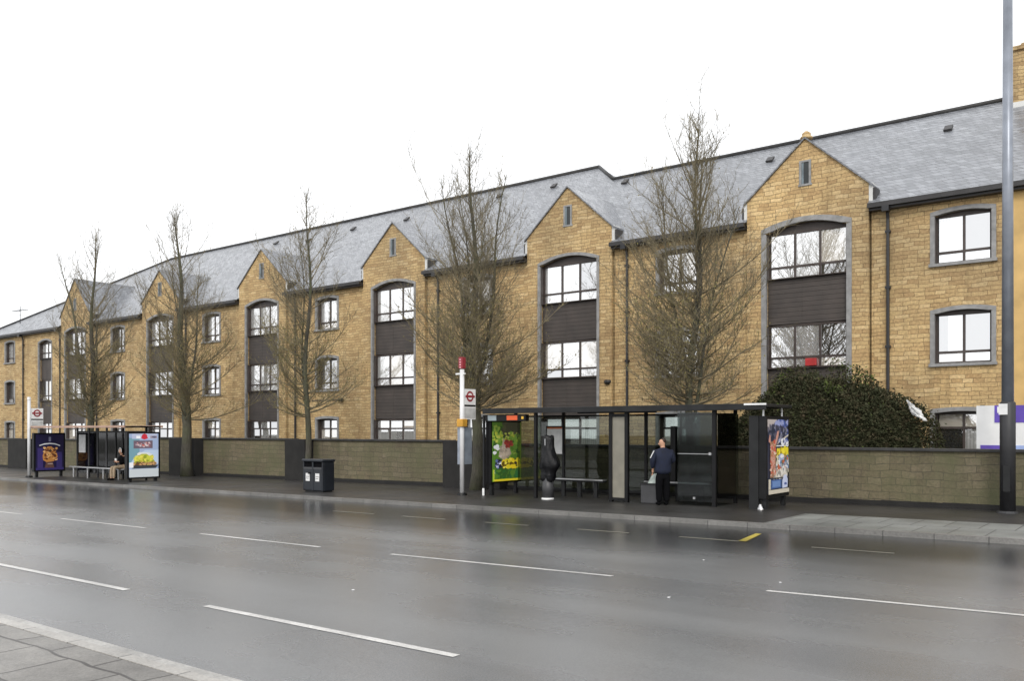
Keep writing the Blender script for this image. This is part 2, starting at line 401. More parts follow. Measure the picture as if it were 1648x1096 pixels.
strip('paving_slabs', KY1+.16, 20.2, pave_z, M['slabs'], -6.9, 60)
strip('near_kerb', KY0-.12, KY0, lambda x: pave_z(x)+.002, M['nearkerb'], th=.14)
strip('near_pavement', -7, KY0-.12, lambda x: pave_z(x)-.004, M['nearpave'])
strip('gutter_channel', KY0, KY0+.3, lambda x: road_z(x)+.004, M['gutterstone'])
strip('garden_ground', 23.85, 60, lambda x: pave_z(x)+.05, M['soil'], -260, 120)
def mark(name, x0, x1, y0, y1, mat):
    b = MB(); b.quad((x0, y0, road_z(x0)+.005), (x1, y0, road_z(x1)+.005), (x1, y1, road_z(x1)+.005), (x0, y1, road_z(x0)+.005))
    b.build(name, mat, kind='structure')
for x0, x1, ya, yb in ((-45, -41, 9.8, 9.82), (-39, -35, 9.85, 9.87), (-33.2, -29.3, 9.9, 9.92), (-27.3, -23.4, 9.94, 9.96), (-21.4, -17.7, 9.98, 10.02),
                       (-15.74, -12.1, 10.08, 10.12), (-10.4, -6.27, 10.2, 10.42), (-4.12, -.3, 10.58, 10.85), (1.7, 5.6, 11.0, 11.2)):
    b = MB(); b.quad((x0, ya, road_z(x0)+.005), (x1, yb, road_z(x1)+.005), (x1, yb+.09, road_z(x1)+.005), (x0, ya+.09, road_z(x0)+.005))
    b.build('lane_line', M['paint'], kind='structure')
for k in range(-5, 3): mark('cycle_lane_line', -9.03+5.65*k, -5.15+5.65*k, 5.84, 5.94, M['paint'])
for x0, x1 in ((-17.5, -16), (-15, -13.6), (-12.4, -11.2), (-9.93, -8.7), (-7.6, -6.4)): mark('bus_bay_line', x0, x1, 15.12, 15.2, M['fadedpaint'])
mark('lane_dash', -5.05, -3.7, 15.05, 15.12, M['fadedpaint'])
b = MB()
b.quad((-6.43, 15.2, road_z(-6.4)+.006), (-6.28, 15.2, road_z(-6.3)+.006), (-6.5, 16.5, road_z(-6.5)+.006), (-6.62, 16.5, road_z(-6.6)+.006))
b.build('yellow_bay_line', M['yellow'], kind='structure')
rl = random.Random(3)
for sx, sy in ((-5.9, 12.6), (-4.2, 11.3), (-4.9, 9.5), (-8.4, 7.6)):
    b = MB(); z = road_z(sx)+.004
    pts = [(sx+math.cos(a)*rl.uniform(.01, .025), sy+math.sin(a)*rl.uniform(.015, .035), z) for a in [i*math.pi/3 for i in range(6)]]
    b.prism(pts, (0, 0, .005))
    tag(b.build('litter_scrap', M['poster_white']), 'tiny pale scrap of litter lying on the wet asphalt of the road', 'litter', 'litter scraps on the road')

# ------------------------------------------------------------ the apartment building
FY = 28.0
TAN = .70; EZ = 8.9; EY = 27.68
XL, XR = -73.0, 2.5
def rz(y): return EZ + (y-EY)*TAN
BAYS = [(-.13, True, 1.30), (-9.53, True, 1.30), (-18.68, True, 1.32), (-28.16, True, 1.32), (-37.75, True, 1.32), (-47.4, True, 1.35), (-57.6, True, 1.35), (-62.1, False, .95)]
SMALL = [-5.0, -14.1, -23.35, -32.8, -42.4, -52.4, -67.6]
FLO = [(6.9, 8.42, .10), (3.95, 5.52, .10), (.98, 2.56, .06)]
bld = empty('apartment_building', (-35, FY, 0), 'long three storey honey stone apartment building with slate roof and steep gables', 'building')
def arc(u, hw, rise): return rise*(1-(u/hw)**2)
wall = MB(); BP = .13; Z0 = -1.2
def reveal(m, cx, hw, za, zt, rise, y, d):
    k = 10
    m.quad((cx-hw, y, za), (cx-hw, y+d, za), (cx-hw, y+d, zt-rise), (cx-hw, y, zt-rise))
    m.quad((cx+hw, y+d, za), (cx+hw, y, za), (cx+hw, y, zt-rise), (cx+hw, y+d, zt-rise))
    m.quad((cx-hw, y, za), (cx+hw, y, za), (cx+hw, y+d, za), (cx-hw, y+d, za))
    for i in range(k):
        u0 = -hw+2*hw*i/k; u1 = -hw+2*hw*(i+1)/k
        a0 = zt-rise+arc(u0, hw, rise); a1 = zt-rise+arc(u1, hw, rise)
        m.quad((cx+u0, y, a0), (cx+u0, y+d, a0), (cx+u1, y+d, a1), (cx+u1, y, a1))
# solid stretches between features
feats = sorted([(c, 2.0 if g else 1.4, 'bay', g, hw) for c, g, hw in BAYS] + [(c, .78, 'small', False, .76) for c in SMALL])
x = XL+.3; WT = EZ+.12
for c, half, kind, g, hw in feats:
    if kind == 'bay':
        wall.quad((x, FY, Z0), (c-half, FY, Z0), (c-half, FY, WT), (x, FY, WT)); x = c+half
    else:
        wall.quad((x, FY, Z0), (c-hw, FY, Z0), (c-hw, FY, WT), (x, FY, WT)); x = c+hw
        zz = Z0
        for za, zt, rise in sorted(FLO):
            wall.quad((c-hw, FY, zz), (c+hw, FY, zz), (c+hw, FY, za), (c-hw, FY, za)); zz = None
            nxt = [q for q in sorted(FLO) if q[0] > zt]; top = nxt[0][0] if nxt else WT
            k = 8
            for i in range(k):
                u0 = -hw+2*hw*i/k; u1 = -hw+2*hw*(i+1)/k
                wall.quad((c+u0, FY, zt-rise+arc(u0, hw, rise)), (c+u1, FY, zt-rise+arc(u1, hw, rise)), (c+u1, FY, zt), (c+u0, FY, zt))
            reveal(wall, c, hw, za, zt, rise, FY, .3)
            if nxt: zz = zt
            else: wall.quad((c-hw, FY, zt), (c+hw, FY, zt), (c+hw, FY, WT), (c-hw, FY, WT))
wall.quad((x, FY, Z0), (XR-.3, FY, Z0), (XR-.3, FY, WT), (x, FY, WT))
# end and back walls
def zbx(x): return 0
wall.poly([(XR-.3, FY, Z0), (XR-.3, 40, Z0), (XR-.3, 40, EZ+.2), (XR-.3, 34, rz(34)-.1), (XR-.3, FY, EZ+.1)])
wall.quad((XL+.3, 44, Z0), (XL+.3, FY, Z0), (XL+.3, FY, EZ+.1), (XL+.3, 44, EZ+.1))
wall.quad((XR-.3, 40, Z0), (-20.3, 40, Z0), (-20.3, 40, EZ), (XR-.3, 40, EZ))
wall.quad((-20.3, 44, Z0), (XL+.3, 44, Z0), (XL+.3, 44, EZ), (-20.3, 44, EZ))
wall.poly([(-20.3, 36, Z0), (-20.3, 44, Z0), (-20.3, 44, EZ), (-20.3, 38, rz(34)), (-20.3, 36, rz(34))])
GA, GS = 11.35, 9.6   # apex and shoulder heights
GW = 1.95
for c, g, hw in BAYS:
    y = FY-BP; top = 8.72 if g else 8.2; rise = .27 if g else .2; half = 2.0 if g else 1.4
    half = GW if g else 1.25
    ga = 11.9 if c == -57.6 else GA
    def tf(u):
        if not g: return EZ+.1
        return GS+(ga-GS)*(1-abs(u)/half)
    if not g: y = FY-.002
    for s in (-1, 1):
        a, d = sorted((s*half, s*hw))
        wall.quad((c+a, y, Z0), (c+d, y, Z0), (c+d, y, tf(d)), (c+a, y, tf(a)))
        if g: wall.quad((c+s*half, y, Z0), (c+s*half, FY+3.2, Z0), (c+s*half, FY+3.2, GS), (c+s*half, y, GS))
    if not g:
        for s in (-1, 1):
            a, d = sorted((s*1.25, s*1.4)); wall.quad((c+a, y, Z0), (c+d, y, Z0), (c+d, y, WT), (c+a, y, WT))
    wall.quad((c-hw, y, Z0), (c+hw, y, Z0), (c+hw, y, .45), (c-hw, y, .45))
    k = 16; zs = top-rise
    for i in range(k):
        u0 = -hw+2*hw*i/k; u1 = -hw+2*hw*(i+1)/k
        wall.quad((c+u0, y, zs+arc(u0, hw, rise)), (c+u1, y, zs+arc(u1, hw, rise)), (c+u1, y, tf(u1)), (c+u0, y, tf(u0)))
    reveal(wall, c, hw, .45, top, rise, y, .35)
wall.build('wall', M['stone'], bld)
# roof
roof = MB(); HR = -59.7; RA = 36; RB = 34; HX = -22.3; SX = HX+(rz(RA)-rz(RB))/TAN
edge = [(XL, EY, EZ)]
for c, g, hw in sorted(BAYS):
    if g: edge += [(c-GW, EY, EZ), (c-GW, FY-BP+.02, rz(FY-BP+.02)), (c+GW, FY-BP+.02, rz(FY-BP+.02)), (c+GW, EY, EZ)]
roof.poly(edge + [(XR, EY, EZ), (XR, RB, rz(RB)), (SX, RB, rz(RB)), (HX, RA, rz(RA)), (HR, RA, rz(RA))])
roof.poly([(XL, 44.32, EZ), (XL, EY, EZ), (HR, RA, rz(RA))])
roof.poly([(HX, RA, rz(RA)), (SX, RB, rz(RB)), (SX, 38, rz(RB))])
roof.poly([(XR, RB, rz(RB)), (XR, 40.3, EZ), (SX, 40.3, EZ), (SX, RB, rz(RB))])
roof.poly([(HR, RA, rz(RA)), (HX, RA, rz(RA)), (SX, 38, rz(RB)), (SX, 44.32, EZ), (XL, 44.32, EZ)])
# dormer roofs behind the gables
for c, g, hw in BAYS:
    if not g: continue
    ga = 11.9 if c == -57.6 else GA
    y0 = FY-BP-.07; yb = EY+(ga-EZ)/TAN; ys = EY+(GS-EZ)/TAN
    sl = (ga-GS)/GW; o = .12
    for s in (-1, 1):
        zl = GS-sl*o+.03
        A = (c, y0, ga+.06); B = (c+s*(GW+o), y0, zl+.03); C = (c+s*(GW+o), ys+.3, zl+.03); D = (c, yb+.2, ga+.06)
        q = [A, B, C, D] if s > 0 else [D, C, B, A]
        roof.prism(q, (0, 0, -.06))
rf = roof.build('roof', M['slate'], bld)
rid = MB()
rid.tube([(SX, RB, rz(RB)+.03), (XR, RB, rz(RB)+.03)], .09, 8)
rid.tube([(HR, RA, rz(RA)+.03), (HX, RA, rz(RA)+.03)], .10, 8)
rid.tube([(HX, RA, rz(RA)+.03), (SX, RB, rz(RB)+.03)], .08, 8)
rid.tube([(HR, RA, rz(RA)+.03), (XL, EY, EZ+.03)], .08, 8)
rid.build('ridge_tiles', M['coping'], rf, smooth=True)
vt = random.Random(5)
for vx, vy in ((-6.2, 32.3), (-19.3, 33.3), (-24.0, 34.6), (-27.5, 34.8), (-33.5, 34.2), (-38.0, 34.4), (-41.5, 34.0), (-45.5, 34.7), (-12.5, 32.6)):
    b = MB(); z = rz(vy)
    b.prism([(vx-.13, vy-.12, z-.06), (vx+.13, vy-.12, z-.06), (vx+.13, vy+.14, z+.15), (vx-.13, vy+.14, z+.15)], (0, -.04, .06))
    b.build('vent_tile', M['gutter'], bld)
# gutters, fascia
b = MB(); segs = []; xx = XL
for c, g, hw in sorted(BAYS):
    if g: segs.append((xx, c-GW-.02)); xx = c+GW+.02
segs.append((xx, XR))
for a, d in segs:
    g_ = MB(); g_.box(a, d, EY-.06, EY+.06, EZ-.13, EZ+.015); g_.box(a+.02, d-.02, EY+.062, FY-.004, EZ-.2, EZ-.03)
    g_.build('gutter', M['gutter'], bld)
def downpipe(x, y, zt):
    b = MB(); b.tube([(x, y+.0, .3), (x, y, zt-.5), (x, y-.05, zt-.3), (x, EY, zt-.1)], .05, 8)
    for z in (.9, 2.7, 4.5, 6.3, 8.0): b.box(x-.075, x+.075, y-.055, y+.08, z, z+.07)
    b.box(x-.1, x+.1, EY-.1, EY+.1, zt-.3, zt-.14)
    b.build('downpipe', M['downpipe'], bld)
for x in (2.3, -7.03, -16.1, -25.46, -35.1, -44.8, -54.9, -59.8, -65.3): downpipe(x, FY-.09, EZ)
# windows
def trim_arch(cx, hw, za, zt, rise, y, t, sill=True, proud=.03):
    b = MB(); k = 14; y0 = y-proud; d = proud+.12
    zs = zt-rise
    zb = za-t if sill else za
    for s in (-1, 1):
        a, c = sorted((s*(hw-.01), s*(hw+t)))
        b.box(cx+a, cx+c, y0, y+.1, za-(0 if sill else 0), zs)
    pin = [(cx-hw+.01+(2*hw-.02)*i/k, zs+arc(-hw+2*hw*i/k, hw, rise)-.01) for i in range(k+1)]
    W = hw+t
    pout = [(cx-W+2*W*i/k, zs+t+arc(-W+2*W*i/k, W, rise)) for i in range(k+1)]
    pin2 = [(cx-W, zs)] + pin[1:-1] + [(cx+W, zs)]
    for i in range(k):
        a, c = pin2[i], pin2[i+1]; e, f = pout[i+1], pout[i]
        b.prism([(a[0], y0, a[1]), (c[0], y0, c[1]), (e[0], y0, e[1]), (f[0], y0, f[1])], (0, d, 0))
    if sill: b.box(cx-hw-t-.03, cx+hw+t+.03, y0-.06, y+.12, za-t*.8, za)
    return b
pr = random.Random(11)
def window(cx, hw, za, zt, rise, y, cols, strip_h, strip_top=False, trim=None, wts=(5, 2, 2, 1), bars=()):
    """dark frame (part) with one mesh of panes and the stone trim under it"""
    f = MB(); t = .06; yf = y; yb = y+.07
    zs = zt-rise
    f.box(cx-hw, cx-hw+t, yf, yb, za, zs); f.box(cx+hw-t, cx+hw, yf, yb, za, zs); f.box(cx-hw+t, cx+hw-t, yf, yb, za, za+t)
    k = 12
    for i in range(k):
        u0 = -hw+2*hw*i/k; u1 = -hw+2*hw*(i+1)/k
        z0 = zs+arc(u0, hw, rise); z1 = zs+arc(u1, hw, rise)
        th = .085
        f.prism([(cx+u0, yf-.004, zs-.045), (cx+u1, yf-.004, zs-.045), (cx+u1, yf-.004, z1), (cx+u0, yf-.004, z0)], (0, .07, 0))
    ws = [(-hw+t)+(2*hw-2*t)*i/cols for i in range(cols+1)]
    ztr = zs-.08-strip_h if strip_top else za+t+strip_h
    for i in range(1, cols): f.box(cx+ws[i]-.035, cx+ws[i]+.035, yf+.002, yb-.002, za+t, zs+arc(ws[i], hw, rise)-.04)
    f.box(cx-hw+t, cx+hw-t, yf-.004, yb-.01, ztr-.035, ztr+.035)
    dp = .13 if hw < 1 and cols == 2 and not (hw > .9) else .15
    f.box(cx-hw, cx-hw+.02, yf-dp, yf-.001, za, zs); f.box(cx+hw-.02, cx+hw, yf-dp, yf-.001, za, zs)
    f.box(cx-hw+.021, cx+hw-.021, yf-dp, yf-.001, za+.001, za+.02)
    fo = f.build('window', M['frame'], bld)
    p = MB()
    for i in range(cols):
        for (z0, z1) in ((za+t, ztr-.035), (ztr+.035, zs-.05)):
            mi = pr.choices(range(4), wts)[0]
            big = (z1-z0) > .6; A0 = A1 = 0
            if False: A0 = max(0, arc(ws[i], hw, rise)-.01); A1 = max(0, arc(ws[i+1], hw, rise)-.01)
            if not big and mi == 2 and pr.random() < .6: mi = 0
            a, d = cx+ws[i]+.02, cx+ws[i+1]-.02
            ty = pr.uniform(-.006, .006); tz = pr.uniform(-.003, .006)
            if big and pr.random() < .3 and mi != 2:      # curtain or blind edge dividing the pane
                s_ = a+(d-a)*pr.uniform(.3, .7)
                p.quad((a, yf+.035+ty, z0), (s_, yf+.035, z0), (s_, yf+.035+tz, z1+(A0+A1)/2), (a, yf+.035+ty+tz, z1+A0), 2 if pr.random() < .35 else 1)
                p.quad((s_, yf+.035, z0), (d, yf+.035-ty, z0), (d, yf+.035-ty+tz, z1+A1), (s_, yf+.035+tz, z1+(A0+A1)/2), mi)
                f2 = None
            else: p.quad((a, yf+.035+ty, z0), (d, yf+.035-ty, z0), (d, yf+.035-ty+tz, z1+A1), (a, yf+.035+ty+tz, z1+A0), mi)
    p.build('pane', M['panes'], fo)
    if trim: trim_arch(*trim).build('stone_surround', M['trim'], fo)
    return fo
for c in SMALL:
    for za, zt, rise in FLO:
        gnd = za < 2
        window(c, .75, za, zt, rise, FY+.20, 2, .28 if not gnd else .36, gnd, (c, .755, za, zt, rise, FY, .11), (6, 2, 1.5, 1) if not gnd else (1, 2, 3, 2))
for c, g, hw in BAYS:
    y = FY-BP if g else FY-.002; yw = y+.2
    top, rise = (8.72, .27) if g else (8.2, .2)
    cols = 3 if g else 2
    sur = trim_arch(c, hw, .45, top, rise, y, .15 if c > -12 else .10, False, .035)
    sur.build('bay_surround', M['trim'], bld)
    window(c, hw-.02, 6.93, top-.01, rise, yw, cols, .34, wts=(6, 2, 1.5, 1))
    window(c, hw-.02, 4.0, 5.46, .04, yw, cols, .30, wts=(5, 2, 2, 1.5))
    window(c, hw-.02, 1.0, 2.5, .04, yw, cols, .32, True, wts=(2, 2, 2, 2))
    for z0, z1 in ((5.46, 6.93), (2.5, 4.0), (.45, 1.0)):
        s_ = MB(); s_.box(c-hw+.01, c+hw-.01, yw-.03, yw+.05, z0+.005, z1-.005)
        s_.box(c-hw+.87*hw-.012, c-hw+.87*hw+.012, yw-.036, yw-.028, z0+.01, z1-.01)
        s_.build('spandrel_panel', M['spandrel'], bld)
    if g:
        y = FY-BP
        s_ = MB()     # slit window in the gable
        for a, d, e, f in ((-.19, -.12, 9.9, 10.66), (.12, .19, 9.9, 10.66), (-.12, .12, 10.6, 10.66), (-.22, .22, 9.84, 9.9)): s_.box(c+a, c+d, y-.03, y+.02, e, f)
        so_ = s_.build('gable_slit_window', M['trim'], bld)
        s_ = MB(); s_.box(c-.12, c+.12, y-.006, y+.01, 9.9, 10.6); s_.build('pane', M['slitglass'], so_)
        s_ = MB(); s_.box(c-.12, c-.05, y-.012, y-.007, 9.9, 10.6); s_.build('slit_frame', M['greytrim'], so_)
        for s in (-1, 1):
            s_ = MB(); a, d = sorted((s*(GW+.002), s*(GW+.11)))
            s_.box(c+a, c+d, y+.01, y+.45, EZ+.06, GS+.0)
            s_.build('kneeler', M['leadwhite'], bld)
            s_ = MB(); a, d = sorted((s*(GW+.112), s*(GW+.2)))
            s_.box(c+a, c+d, y+.06, y+.5, EZ-.1, GS-.15); s_.build('verge_end', M['gutter'], bld)
s_ = MB()
s_.loft([(-9.53, FY-.02, GA+.0, .17, .17), (-9.53, FY-.02, GA+.07, .2, .2), (-9.53, FY-.02, GA+.12, .14, .14), (-9.53, FY-.02, GA+.2, .14, .14), (-9.53, FY-.02, GA+.27, .05, .05)], 12)
s_.build('finial', M['stone'], bld, smooth=True)
# chimney on the ridge at the right
ch = MB(); ch.box(-4.42, -3.1, 33.2, 34.3, 12.6, 14.65); cho = ch.build('chimney', M['stone'], bld)
ch = MB(); ch.box(-4.5, -3.02, 33.12, 34.38, 14.65, 14.78); ch.build('cap', M['stone'], cho)
ch = MB(); ch.box(-4.46, -3.06, 33.16, 34.34, 12.7, 12.92); ch.build('flashing', M['leadwhite'], cho)
for px_ in (-4.15, -3.7): 
    ch = MB(); ch.tube([(px_, 33.7, 14.77), (px_, 33.7, 15.02)], [.12, .1], 10); ch.build('chimney_pot', M['stone'], cho)
b = MB(); b.box(-3.88, -2.12, FY-.05, FY-.003, -1, EZ-.03); b.build('pilaster', plain('smooth_yellow_stone', (.60, .40, .16), .85, var=.18, vs=1.5, bump=.3), bld)
# television aerial
a_ = MB(); ax, ay = -68.3, 29.0
a_.tube([(ax, ay, 9.9), (ax, ay, 11.2)], .025, 6); a_.tube([(ax-1.3, ay, 10.9), (ax+.9, ay+.2, 10.86)], .015, 5)
for i in range(8): u = -1.2+i*.28; a_.tube([(ax+u, ay-.2, 10.9), (ax+u, ay+.25, 10.9)], .01, 4)
a_.tube([(ax-1.1, ay, 10.5), (ax+.2, ay, 10.52)], .012, 5)
a_.build('aerial', M['charcoal'], bld)
# wall lamps under the eaves of the ground storey and a conduit, as small dark fittings
for wx, wz in ((-16.9, 3.7), (-31.7, 3.35)):
    s_ = MB(); s_.loft([(wx, FY-.12, wz, .1, .1), (wx, FY-.12, wz+.1, .16, .13), (wx, FY-.12, wz+.16, .12, .1)], 10); s_.box(wx-.03, wx+.03, FY-.1, FY+.01, wz+.02, wz+.1)
    s_.build('wall_lamp', M['gutter'], bld, smooth=True)
s_ = MB(); s_.box(-33.9, -31.6, FY-.03, FY+.005, 3.42, 3.46); s_.build('conduit', M['gutter'], bld)
b = MB(); b.box(-9.72, -9.34, FY+.0, FY+.1-.02, 4.06, 4.34)
rb = MB(); rb.box(-9.55, -9.2, FY-.09, FY+.02, 4.06, 4.30)
tag(rb.build('red_box', M['redbox'], bevel=.01), 'bright red box standing on the sill of the middle floor bay window above the bush', 'box')

# ------------------------------------------------------------ boundary wall
bw = empty('boundary_wall', (-30, 23.7, 0), 'long low mossy stone boundary wall with dark coping in front of the apartment building', 'wall')
PIERS = [(-20.9, -18.3), (-29.8, -28.5), (-38.6, -36.4), (-47.3, -45.9), (-56.2, -53.8), (-66, -64)]
def wtop(x): return 1.46 if x > -14 else (1.56 if x > -50 else 1.42)
edges = sorted([p for p in PIERS]); xx = -110
for a, d in edges+[(20, 20)]:
    pieces = [(xx, a)] if a < 10 else [(xx, -9.0), (-9.0, 20)]
    for p0, p1 in pieces:
        zt = wtop((p0+p1)/2) if p1 < 10 else 1.46
        if p0 < -18 and p1 > -14: pass
        s_ = MB(); s_.box(p0+.002, p1-.002, 23.6, 23.85, -1.5, zt); s_.build('wall_panel', M['wallstone'], bw)
        s_ = MB(); s_.box(p0+.002, p1-.002, 23.52, 23.9, zt, zt+.075); s_.build('coping', M['coping'], bw, bevel=.012)
        s_ = MB(); n_ = 20
        for i in range(n_):
            u0 = p0+(p1-p0)*i/n_; u1 = p0+(p1-p0)*(i+1)/n_
            s_.box(u0, u1, 23.54, 23.6, -1.4, pave_z(u0)+.13)
        s_.build('plinth', M['darkrender'], bw)
    if a < 10:
        s_ = MB(); s_.box(a, d, 23.15, 23.8, -1.5, wtop(a)+.05); s_.build('dark_pier', M['darkrender'], bw, bevel=.015)
    xx = d

# ------------------------------------------------------------ trees
def grow_tree(name, x, y, top, seed, label, lean=(0, 0), fork=False, width=1.0, base=2.6, trunk_r=.17, nprim=64):
    r = random.Random(seed); z0 = pave_z(x)
    t = empty(name, (x, y, z0), label, 'tree', 'bare street trees along the wall')
    H = top - z0; nprim = int(nprim*1.4)
    trunk = MB(); crown = MB()
    def leader(sx, sy, h0, h1, dx, dy, r0, r1):
        pts = []; k = 16
        ph = r.uniform(0, 6)
        for i in range(k+1):
            u = i/k; z = h0+(h1-h0)*u
            wob = .07*(1 if i else 0)
            pts.append(Vector((sx+dx*u**1.1+math.sin(z*1.1+ph)*wob, sy+dy*u+math.cos(z*.9+ph)*wob, z0+z)))
        rad = [r0*(1-i/k)**.9+r1 for i in range(k+1)]
        return pts, rad
    main, mr = leader(x, y, -.1, H, lean[0], lean[1], trunk_r, .008)
    mr[0] *= 1.3
    trunk.tube(main, mr, 9)
    leaders = [(main, -.1, H, 1.0)]
    if fork:
        for (dx, h, rr) in fork:
            p2, r2 = leader(x+lean[0]*.1, y, base*.8, h, dx, r.uniform(-.3, .3), rr, .007)
            trunk.tube(p2, r2, 7); leaders.append((p2, base*.8, h, .55))
    def at(pts, h0, h1, h):
        u = (h-h0)/(h1-h0)*(len(pts)-1); i = min(int(u), len(pts)-2); return pts[i].lerp(pts[i+1], u-i)
    width *= 1.5; top_cut = .75
    def profile(u):     # crown half width against relative height
        return width*(1.0+1.15*math.sin(min(1, (u+.3)/.55)*math.pi/2)) * (1-u**1.9)**.95 + .2
    def limb(p0, d0, ln, r0, lvl):
        k = 6 if lvl == 0 else (4 if lvl == 1 else 3)
        pts = [p0]; d = d0.copy()
        for i in range(k):
            d = d + Vector((r.uniform(-1, 1), r.uniform(-1, 1), r.uniform(-.7, 1)))*(.16 if lvl == 0 else .24)
            d.z += (.10 if lvl == 0 else .06)
            d.normalize(); pts.append(pts[-1]+d*ln/k)
        (crown).tube(pts, [r0*(1-.85*i/k) for i in range(k+1)], 4 if lvl == 0 else 3, cap=False)
        return pts
    for (L, h0, h1, wf) in leaders:
        n_ = int(nprim*wf)
        for i in range(n_):
            u = ((i+r.random())/n_)**1.15
            h = base+(h1-.3-base)*u
            if h < h0+.2: continue
            p0 = at(L, h0, h1, h); az = r.uniform(0, 2*math.pi)
            W = profile(u)*r.uniform(.65, 1.1)*(1 if wf == 1 else .7)
            el = R(6+52*u+r.uniform(-12, 18))
            ln = W/max(.42, math.cos(el))
            ln *= r.choice((.7, .85, 1, 1, 1.1, 1.3))
            d = Vector((math.cos(az)*math.cos(el), math.sin(az)*math.cos(el), math.sin(el)))
            pr_ = limb(p0, d, ln, .011+.026*(1-u)*wf, 0)
            ns = max(4, int(ln*(8.5-4.5*u)))
            for j in range(ns):
                v = .15+.85*(j+r.random())/ns; q = v*(len(pr_)-1); a = min(int(q), len(pr_)-2); ps = pr_[a].lerp(pr_[a+1], q-a)
                dd = (pr_[a+1]-pr_[a]).normalized()
                side = Vector((r.uniform(-1, 1), r.uniform(-1, 1), r.uniform(-.5, .9)))
                dd = (dd*.75+side*.75).normalized()
                sp = limb(ps, dd, r.uniform(.4, .95)*(1.15-.5*u), .0078, 1)
                for m_ in range(r.randint(3, 5) if u < .5 else r.randint(2, 3)):
                    e = r.randint(1, len(sp)-1); side = Vector((r.uniform(-1, 1), r.uniform(-1, 1), r.uniform(-.5, 1)))
                    limb(sp[e], ((sp[e]-sp[e-1]).normalized()*.6+side*.7).normalized(), r.uniform(.18, .5), .0055, 2)
    trunk.build('trunk', M['bark'], t, smooth=True)
    cr = crown.build('crown', M['twig'], t)
    # the few small dry leaves and buds that still cling to the lower crown
    bd = MB(); V = crown.v; nV = len(V)
    for i in range(15000):
        p = V[r.randrange(nV)]
        if p[2]-z0 > H*.55 and r.random() < .93: continue
        s = r.uniform(.008, .018); a = r.uniform(0, 6.28); c_, s_ = math.cos(a)*s, math.sin(a)*s; k = r.uniform(-s, s)
        bd.quad((p[0]-c_, p[1]-s_, p[2]-s), (p[0]+c_, p[1]+s_, p[2]-s+k), (p[0]+c_, p[1]+s_, p[2]+s), (p[0]-c_, p[1]-s_, p[2]+s-k))
    bo = bd.build('buds', M['bud'], cr); bo['kind'] = 'stuff'
    return t
TY = 22.75
grow_tree('street_tree', -11.1, TY, 10.75, 21, 'bare tree behind the near bus shelter, just left of the evergreen bush', (.35, 0), fork=[(-1.1, 9.4, .06), (.5, 9.9, .06), (1.3, 8.2, .05)], width=.78, nprim=60, trunk_r=.13)
grow_tree('street_tree', -19.0, TY, 11.5, 22, 'large bare tree directly behind the red topped bus stop pole', (-.2, 0), fork=[(-1.3, 10.8, .08), (1.1, 10.6, .08), (.5, 9.4, .06), (-.6, 10.2, .06)], width=.9, nprim=56, trunk_r=.2)
grow_tree('street_tree', -27.9, TY, 11.5, 23, 'slim bare tree behind the double litter bin', (.15, 0), fork=[(-.8, 10.2, .05)], width=.72, nprim=50, trunk_r=.13)
grow_tree('street_tree', -36.4, TY, 12.2, 24, 'bare tree leaning left against a dark wall pier, right of the far shelter', (-.9, 0), fork=[(.9, 9.3, .07), (-1.5, 10, .07)], width=.9, nprim=54, trunk_r=.24)
grow_tree('street_tree', -45.3, TY, 12.2, 25, 'twin topped bare tree behind the far bus shelter, leftmost of the row', (.35, 0), fork=[(-3.9, 11.8, .12), (.9, 8.5, .05)], width=.8, nprim=54, trunk_r=.2)

